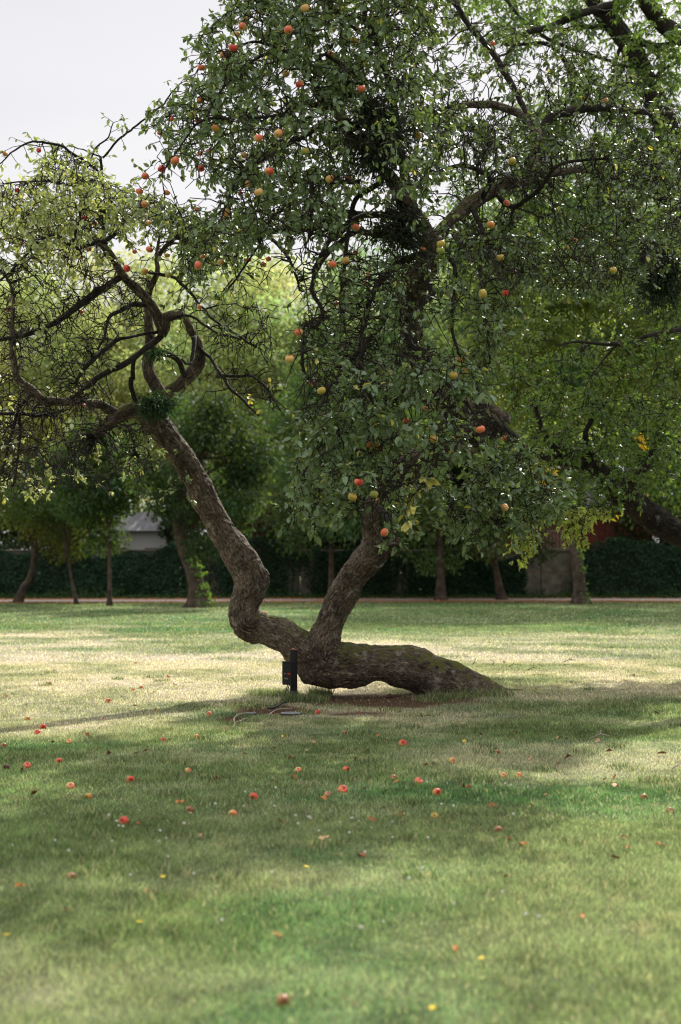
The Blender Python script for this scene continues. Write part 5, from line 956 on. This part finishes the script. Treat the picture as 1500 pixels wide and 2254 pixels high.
SK3.grow(polyset([(W1, 24, 22.5, 25.5, 0), (W2, 40, 22.5, 26, 0), (W3, 50, 21.5, 25, 0)], 500), arch=0.25, up=0.3, maxr=0.03, step=0.2, crook=0.03)
W0 = [(850, -700), (1700, -800), (1750, -60), (900, -60)]  # unseen canopy above the view, added to shade limbs and lawn
SK3.grow(polyset([(W1, 130, 22, 26, 0.5), (W2, 330, 22, 25.5, 0.7), (W3, 330, 21.5, 24.0, 0.9), (W0, 60, 21, 29, 0.4)], 520), arch=0.15, up=0.3, maxr=0.014, step=0.15, crook=0.03)
nleafy = len(SK3.twigs); SK3.grow(polyset([(W1, 200, 22, 26, 0.2), (W2, 420, 22, 25.5, 0.2)], 540), arch=0.2, up=0.3, maxr=0.014, step=0.15, crook=0.045); bare3 = SK3.twigs[nleafy:]
tb = MB()
for pts, rad in SK3.twigs: tb.tube(pts - o3, rad, 3, False)
tag(tb.build('twigs', M_BARK2, T3), kind='stuff')
# compound leaves: a drooping stalk with paired leaflets
r = np.random.default_rng(44); Ps, Ds, Ns, Ss = [], [], [], []
for pts, rad in SK3.twigs[:nleafy]:
    m = len(pts)
    for i in range(max(1, m - 5), m):
        for _ in range(2 if i < m - 1 else 3):
            if r.random() < 0.30: continue
            v = r.normal(0, 1, 3); v[2] = -0.15 + 0.4 * v[2]; v /= np.linalg.norm(v); s = np.cross(v, [0, 0, 1.0]); s /= np.linalg.norm(s) + 1e-6; L_ = r.uniform(0.20, 0.34); npair = 4
            for j in range(npair):
                b = pts[i] + v * L_ * (j + 1) / (npair + 0.3) + np.array([0, 0, -0.10 * ((j + 1) / npair) ** 2])
                for sg in (-1, 1): Ps.append(b); Ds.append(s * sg + v * 0.5 + np.array([0, 0, -0.35])); Ns.append(np.array([0, 0, 1.0]) + r.normal(0, 0.35, 3)); Ss.append(0.125 * r.uniform(0.7, 1.25))
            Ps.append(b); Ds.append(v + np.array([0, 0, -0.5])); Ns.append(np.array([0, 0, 1.0]) + r.normal(0, 0.3, 3)); Ss.append(0.11)
Ps, Ds, Ns, Ss = map(np.array, (Ps, Ds, Ns, Ss)); k = (0.75 + 0.5 * r.random(len(Ps)))[:, None]; w3 = smooth(520, 700, proj(Ps)[1])[:, None]  # w3: lower foliage paler, painted as if the sun lit it
tag(leaf_mesh('crown', Ps - o3, Ds, Ns, Ss, (np.array([0.052, 0.085, 0.030]) * (1 - w3) + np.array([0.092, 0.122, 0.045]) * w3) * k, M_LEAFT, T3, wid=0.42, shape='s'), kind='stuff'); print('walnut leaves', len(Ps))

# ------------------------------------------------------------------ trees along the path and beyond the wall
def far_tree(name, label, group, px, d, tw_, H, cz, rx, rz_, colr, nl, seed, lean=(0, 0), ls=0.16, cx=0.0, bark=None, clumps=46, ivy=0, low=0.6, shape_pts=None, lm=None):
    r = np.random.default_rng(seed); b = np.array([(px - 750) / F * d, d, 0.0]); root = empty(name, b); tag(root, label, 'tree', group); bark = bark or M_BARK3
    # trunk
    n = 14; t = np.linspace(0, 1, n); th = cz + 0.35 * rz_
    ctrl = [(0, 0, -0.1)] + [tuple(x) for x in (shape_pts or [])] + [(lean[0], 0, min(th, cz - rz_ * 0.6)), (cx, lean[1], th)]
    p = spline(np.array(ctrl, float), 0.35); s = np.linspace(0, 1, len(p)); rad = tw_ / 2 * (1 - 0.75 * s) + tw_ * 0.45 * np.exp(-s * th / 0.35); rad *= 1 + 0.07 * n2(p[:, 2] * 1.5, p[:, 0], 1.0, seed, 2)
    m_ = MB(); m_.tube(p, rad, 12)
    m_.build('trunk', bark, root)
    cc = np.array([cx, lean[1] * 0, cz]); C = []
    while len(C) < clumps:
        v = r.normal(0, 1, 3); v /= np.linalg.norm(v); q = v * r.uniform(0.45, 1.0); q = q * np.array([rx, rx, rz_])
        if q[2] < 0: q[2] *= (1 if r.random() < low else 0.7)
        C.append(cc + q)
    C = np.array(C); bm = MB()
    for c in C[::2]:
        i = r.integers(len(p) // 3, len(p)); st = p[i]; mid = (st + c) / 2 + np.array([0, 0, 0.25 * np.linalg.norm(c - st) * 0.5]) + r.normal(0, 0.2, 3); bm.tube(spline(np.array([st, mid, c]), 0.5), np.linspace(min(0.07, rad[i] * 0.6), 0.012, len(spline(np.array([st, mid, c]), 0.5))), 5, False)
    tag(bm.build('limbs', bark, root), kind='stuff')
    per = nl // clumps; Pz, Dz, Nz, Cz = [], [], [], []
    for i, c in enumerate(C):
        cr_ = min(rx, rz_) * r.uniform(0.26, 0.42); v = r.normal(0, 1, (per, 3)); v /= np.linalg.norm(v, axis=1)[:, None]; rr_ = r.random(per) ** 0.45
        q = c + v * rr_[:, None] * cr_ * np.array([1.15, 1.15, 0.8]); q[:, 2] += r.normal(0, 0.10, per)
        q = q[q[:, 2] > 1.2]; v = v[:len(q)]
        Pz.append(q); dv = v * 0.5 + r.normal(0, 0.6, (len(q), 3)); dv[:, 2] -= 0.5; Dz.append(dv); nv = r.normal(0, 0.5, (len(q), 3)); nv[:, 2] += 1; Nz.append(nv)
        Cz.append(np.array(colr) * (0.75 + 0.55 * r.random()) * (0.7 + 0.6 * r.random((len(q), 1))) * np.array([1 + 0.35 * (r.random() - 0.4), 1, 1]))
    Pz, Dz, Nz, Cz = map(np.vstack, (Pz, Dz, Nz, Cz))
    tag(leaf_mesh('crown', Pz, Dz, Nz, ls * (0.6 + 0.8 * r.random(len(Pz))), Cz, lm or M_FAR, root, wid=0.62, shape='s'), kind='stuff')
    if ivy:
        i = r.integers(0, int(len(p) * ivy), 900); a = r.uniform(0, 6.28, 900); q = p[i] + np.stack([np.cos(a), np.sin(a), np.zeros(900)], 1) * (rad[i] + 0.04)[:, None] + r.normal(0, 0.07, (900, 3)); kk = q[:, 0] > p[i][:, 0]; q = q[kk]
        tag(leaf_mesh('ivy', q, r.normal(0, 1, q.shape) + [0, 0, -1], r.normal(0, .5, q.shape) + [0, -1, .4], np.full(len(q), 0.13), np.full((len(q), 3), (0.10, 0.17, 0.05)), M_FAR, root, wid=0.9, shape='s'), kind='stuff')
DG = (0.034, 0.060, 0.024); MG = (0.060, 0.105, 0.042); YG = (0.25, 0.28, 0.14); LG = (0.095, 0.15, 0.06)
G1 = 'trees standing on the grass before the path'; G2 = 'trees behind the ivy wall'
far_tree('young_tree', 'young tree with a bowed trunk farthest left, leaves turning yellow', G1, 40, 61.5, 0.30, 8.8, 5.4, 3.0, 3.5, (0.075, 0.095, 0.03), 15000, 1, lean=(0.75, 0), shape_pts=[(0.28, 0, 0.7), (0.62, 0, 1.3)], cx=0.6, ls=0.15)
far_tree('young_tree', 'thin young tree leaning left, second from the left along the path', G1, 172, 58.5, 0.15, 7.0, 4.6, 2.5, 2.5, (0.045, 0.078, 0.028), 12000, 2, lean=(-0.55, 0), shape_pts=[(-0.22, 0, 0.9)], cx=-0.4, ls=0.14)
far_tree('young_tree', 'slim straight young tree left of the gnarled one', G1, 243, 56.5, 0.17, 7.6, 5.0, 1.9, 3.0, (0.042, 0.075, 0.028), 13000, 3, lean=(-0.08, 0), cx=-0.5, ls=0.14)
far_tree('old_tree', 'gnarled thick-trunked tree with green shoots on its trunk', G1, 436, 54.5, 0.72, 8.5, 5.3, 2.5, 3.2, DG, 18000, 4, lean=(-0.75, 0), shape_pts=[(0.0, 0, 0.5), (-0.15, 0, 1.3)], cx=0.3, ivy=0.35, ls=0.16)
far_tree('slender_tree', 'slender brown-trunked tree seen between the two limbs of the apple tree', G1, 730, 66.5, 0.30, 10, 6.2, 3.4, 4.7, MG, 22000, 5, ls=0.17, low=1.0)
far_tree('slender_tree', 'dark straight tree just right of the rising limb', G1, 970, 65.5, 0.42, 11, 6.1, 3.6, 4.7, LG, 24000, 6, ls=0.17, low=1.0)
far_tree('slender_tree', 'thin reddish-trunked tree left of the bare wall panel', G1, 1105, 66.5, 0.36, 9, 5.8, 3.0, 4.2, DG, 20000, 7, lean=(-0.5, 0), ls=0.17)
far_tree('park_tree', 'tall straight-trunked tree standing before the bare wall panel', G1, 1277, 59.5, 0.58, 20, 12.0, 5.2, 8.6, MG, 42000, 8, lean=(-0.7, 0), cx=-1.0, ivy=0.6, ls=0.18, clumps=70, shape_pts=[(-0.1, 0, 1.5)])
far_tree('park_tree', 'tall dark tree filling the right edge behind the leaning limb', G1, 1560, 58, 0.6, 16, 9.5, 5.2, 7.2, MG, 30000, 9, ls=0.18, clumps=60)
for i, (px, d, H, rx, c, lb) in enumerate([(-60, 84, 21, 5.5, YG, 'pale yellow-green tree farthest left behind the wall'), (130, 80, 20, 4.8, (0.23, 0.26, 0.11), 'yellow-green tree behind the bowed young tree'), (300, 86, 21, 5.0, YG, 'bright yellowish tree seen through the looped branch'), (480, 79, 20, 5.0, (0.21, 0.25, 0.105), 'light green tree between loop and crown'), (650, 84, 22, 5.4, (0.27, 0.29, 0.14), 'sunlit golden-green tree behind the hanging crown'), (840, 80, 21, 5.0, LG, 'green tree hidden behind the middle of the crown'), (1010, 86, 22, 5.2, YG, 'bright tree behind the main stem'), (1180, 80, 22, 5.0, (0.12, 0.16, 0.04), 'tree behind the straight trunk on the right'), (1350, 84, 25, 5.4, MG, 'tall green tree behind the leaning limb'), (1530, 80, 22, 5.2, LG, 'sunlit tree at the far right behind the wall')]):
    far_tree('tall_tree', lb, G2, px, d, 0.6, H, H * 0.56, rx, H * 0.43, c, 30000, 60 + i, ls=0.24, clumps=90, lm=M_FARL)
PLC = ['at the far left end of the wall', 'above the ivy behind the young trees', 'above the ivy left of the gnarled tree', 'above the ivy right of the gnarled tree', 'between the two apple limbs', 'behind the slender brown trunk', 'behind the rising limb', 'behind the dark straight tree', 'left of the red house', 'behind the red house', 'above the ivy bank at the right', 'at the far right end of the wall']
for i in range(12):
    px = -80 + i * 152; hh_ = [6.5, 5.5, 6.0, 7.0, 5.5, 7.0, 6.5, 7.0, 6.0, 8.0, 7.0, 7.0][i]
    far_tree('tall_shrub', 'dense dark shrub ' + PLC[i], 'tall shrubs growing behind the wall', px + (30 if i == 3 else -25 if i == 2 else 0), (76 if i not in (4, 8, 9) else 90), 0.15, hh_, hh_ * 0.52, (1.5 if i in (2, 3) else 2.4), hh_ * 0.46, (0.030, 0.052, 0.022), 9000, 90 + i, ls=0.2, clumps=34, low=1.0)

# ------------------------------------------------------------------ wall with ivy, railing, houses, path edge
M_CON = plain('old_concrete', (0.13, 0.12, 0.09), 0.9, var=0.45, scale=2.2, bump=0.4, spec=0.1); M_RAIL = plain('rail_paint', (0.17, 0.15, 0.13), 0.7); M_BRD = plain('red_boards', (0.20, 0.045, 0.035), 0.75, var=0.35, scale=3); M_ROOF = plain('grey_roof', (0.32, 0.31, 0.35), 0.7, var=0.2, scale=2); M_DRK = plain('window_glass', (0.03, 0.04, 0.05), 0.15)
DW = 71.0; wx = lambda px: (px - 750) / F * DW
root = empty('garden_wall', (0, DW, 0)); tag(root, 'long stained concrete garden wall mostly hidden by ivy', 'wall')
mb = MB(); x = -34.0
while x < 34:
    mb.box((x + 0.99, 0.15, 0.62), (1.96, 0.26, 1.24)); mb.box((x + 0.99, 0.16, 1.79), (1.96, 0.24, 1.06)); x += 2.0
bevel(mb.build('panels', M_CON, root, sm=False), 0.02)
mb = MB(); mb.box((0, 0.15, 2.36), (68, 0.36, 0.08)); bevel(mb.build('coping', M_CON, root, sm=False), 0.015)
mb = MB(); x0, x1 = wx(1158), wx(1268); nb = 15
for i in range(nb): mb.box((x0 + (x1 - x0) * i / (nb - 1), 0.15, 2.86), (0.06, 0.06, 0.92))
mb.box(((x0 + x1) / 2, 0.15, 3.34), (x1 - x0 + 0.1, 0.09, 0.07)); mb.box(((x0 + x1) / 2, 0.15, 2.45), (x1 - x0 + 0.1, 0.09, 0.06)); mb.build('railing', M_RAIL, root, sm=False)
def ivy(px0, px1, top, seed, label, gaps=()):
    r = np.random.default_rng(seed); x0, x1 = wx(px0), wx(px1); n = int((x1 - x0) * 1500); root = empty('ivy', ((x0 + x1) / 2, DW, 0)); tag(root, label, 'ivy', 'ivy curtains on the garden wall')
    x = r.uniform(x0, x1, n); z = r.random(n) ** 0.92 * (top + 1.15 * n2(x, np.zeros(n), 0.5, seed, 3)) + 0.0; bul = 0.34 + 0.45 * n2(x, z, 0.6, seed + 1, 3) + 0.12 * n2(x, z, 2.5, seed + 4, 2)
    y = DW - bul - r.random(n) * 0.12; keep = np.ones(n, bool)
    for gx, gw, gt in gaps:
        g = wx(gx); hw = gw / F * DW / 2 * np.clip((gt - z) / gt, 0, 1) ** 0.6; keep &= ~((np.abs(x - g) < hw + 0.06 * r.normal(0, 1, n)) & (z < gt))
    edge = np.minimum(x - x0, x1 - x); keep &= edge > 0.25 * r.random(n) * (1 + n2(x, z, 1.5, seed + 9, 2))
    x, y, z = x[keep], y[keep], z[keep]; n = len(x); q = np.stack([x - (x0 + x1) / 2, y - DW, z], 1)
    dv = r.normal(0, 0.5, (n, 3)); dv[:, 2] -= 1; nv = r.normal(0, 0.45, (n, 3)) + [0, -1, 0.35]
    tag(leaf_mesh('leaves', q, dv, nv, 0.11 * (0.6 + 0.8 * r.random(n)), np.array([0.022, 0.046, 0.022]) * (0.5 + r.random((n, 1))), M_IVY, root, wid=0.95, shape='s', curl=0.15), kind='stuff')
    sb = MB()
    for _ in range(max(1, int((x1 - x0) * 1.6))):
        xs = r.uniform(x0, x1) - (x0 + x1) / 2; sb.tube([(xs, -0.05, 0), (xs + r.normal(0, .1), -0.10, 1.0), (xs + r.normal(0, .2), -0.06, 2.2)], [0.03, 0.02, 0.01], 5)
    tag(sb.build('stems', M_BARK2, root), kind='stuff')
ivy(-620, 462, 2.75, 1, 'dark ivy covering the wall behind the young trees on the left'); ivy(482, 640, 2.7, 2, 'dark ivy on the wall seen left of the bare wedge'); ivy(684, 866, 2.6, 3, 'ivy on the wall right of the bare wedge'); ivy(640, 684, 2.6, 7, 'thin ivy strip thinning into a bare wedge of wall', gaps=[(663, 40, 2.0)])
ivy(892, 1160, 2.6, 4, 'ivy on the wall behind the two slender trees', gaps=[(1005, 14, 1.2)]); ivy(1254, 2100, 2.75, 5, 'deep dark ivy bank at the right under the leaning limb'); ivy(862, 896, 2.4, 8, 'small ivy patch over a grey bare spot', gaps=[(880, 26, 1.7)])
ivy(460, 484, 2.5, 6, 'narrow ivy strip beside the gnarled tree', gaps=[(470, 16, 2.1)])
# undergrowth along the wall foot
r = np.random.default_rng(70); n = 22000; x = r.uniform(-30, 30, n); y = DW - 0.4 - 1.4 * r.random(n) ** 1.6; z = 0.02 + 0.35 * r.random(n) * (1 - (DW - 0.4 - y) / 1.6) * (0.6 + 0.8 * (n2(x, y, 0.8, 3, 2) > 0))
tag(leaf_mesh('undergrowth', np.stack([x, y, z], 1), r.normal(0, 1, (n, 3)), r.normal(0, .5, (n, 3)) + [0, 0, 1], 0.09 * (0.5 + r.random(n)), np.array([0.035, 0.07, 0.025]) * (0.6 + 0.8 * r.random((n, 1))), M_IVY, None, wid=0.7, shape='s'), 'low green undergrowth along the foot of the ivy wall', 'undergrowth', None, 'stuff')
# dead leaves beside the path
r = np.random.default_rng(71); n = 7000; x = r.uniform(-24, 24, n); y = PW(x) + np.where(r.random(n) < 0.45, 2.6 + 1.2 * r.random(n), -2.4 - 2.0 * r.random(n) ** 1.5); z = gz(x, y) + 0.03
Cc = np.array([0.30, 0.12, 0.05]) * (0.5 + r.random((n, 1)))
tag(leaf_mesh('leaf_litter', np.stack([x, y, z], 1), r.normal(0, 1, (n, 3)) * [1, 1, .3], r.normal(0, .3, (n, 3)) + [0, 0, 1], 0.09 * (0.6 + .8 * r.random(n)), Cc, M_FAR, None, wid=0.6, shape='s'), 'rust-brown fallen leaves along both edges of the path', 'leaf litter', None, 'stuff')
mb = MB(); xs = np.arange(-40, 40.1, 0.5); yc = PW(xs); v = []
for x_, y_ in zip(xs, yc): v += [(x_, y_ - 2.2, 0.012), (x_, y_ + 2.2, 0.012)]
v = np.array(v); v[:, 1] += 0.12 * n2(v[:, 0], v[:, 1], 1.4, 2, 2); v[:, 2] += gz(v[:, 0], v[:, 1]); i = np.arange(len(xs) - 1) * 2; mb.add(v, np.stack([i, i + 2, i + 3, i + 1], 1))
tag(mb.build('path', plain('path_gravel', (0.36, 0.29, 0.26), 0.95, var=0.2, scale=6, bump=0.3, spec=0.1)), 'pale gravel path running across behind the lawn', None, None, 'structure')

for i, (px, lb) in enumerate(((690, 'dense dark shrub over the bare wedge of wall'), (800, 'dense dark shrub behind the top of the rising limb'), (960, 'dense dark shrub behind the dark straight tree trunk'))):
    far_tree('tall_shrub', lb, 'tall shrubs growing behind the wall', px, 76.5, 0.15, 5.5, 2.9, 1.9, 2.3, (0.034, 0.060, 0.025), 8000, 120 + i, ls=0.2, clumps=34, low=1.0)

def house(px, d, w, h, dep, wallm, roofm, label, boards=False):
    root = empty('house', ((px - 750) / F * d, d, 0)); tag(root, label, 'house', None)
    mb = MB(); mb.box((0, dep / 2, h / 2), (w, dep, h))
    if boards:
        nb = int(w / 0.22)
        for i in range(nb): mb.box((-w / 2 + (i + .5) * w / nb, -0.02, h / 2), (0.13, 0.05, h - 0.1))
    mb.build('wall', wallm, root, sm=False)
    mb = MB(); e_ = 0.5; rh = w * 0.0 + dep * 0.42
    V = [(-w / 2 - e_, -e_, h), (w / 2 + e_, -e_, h), (w / 2 + e_, dep + e_, h), (-w / 2 - e_, dep + e_, h), (-w / 2 - e_, dep / 2, h + rh), (w / 2 + e_, dep / 2, h + rh)]
    mb.add(V, [(0, 1, 5, 4), (2, 3, 4, 5), (0, 3, 2, 1)], [(0, 4, 3), (1, 2, 5)]); mb.build('roof', roofm, root, sm=False)
    for i in (-1, 1):
        mb = MB(); mb.box((i * w * 0.28, -0.06, h * 0.55), (1.1, 0.08, 1.3)); f = mb.build('window', M_RAIL, root, sm=False)
        mb = MB(); mb.box((i * w * 0.28, -0.11, h * 0.55), (0.95, 0.03, 1.15)); mb.build('pane', M_DRK, f, sm=False)
house(1255, 79, 9.0, 4.6, 6, M_BRD, M_ROOF, 'dark red boarded house behind the wall on the right', True)
house(575, 79, 3.4, 5.2, 4, M_BRD, M_ROOF, 'small red boarded shed behind the ivy in the gap between the limbs', True)
house(303, 78, 3.4, 3.5, 2.6, plain('pale_render', (0.5, 0.48, 0.46), 0.8), M_ROOF, 'pale house with a grey roof glimpsed beyond the trees on the left')
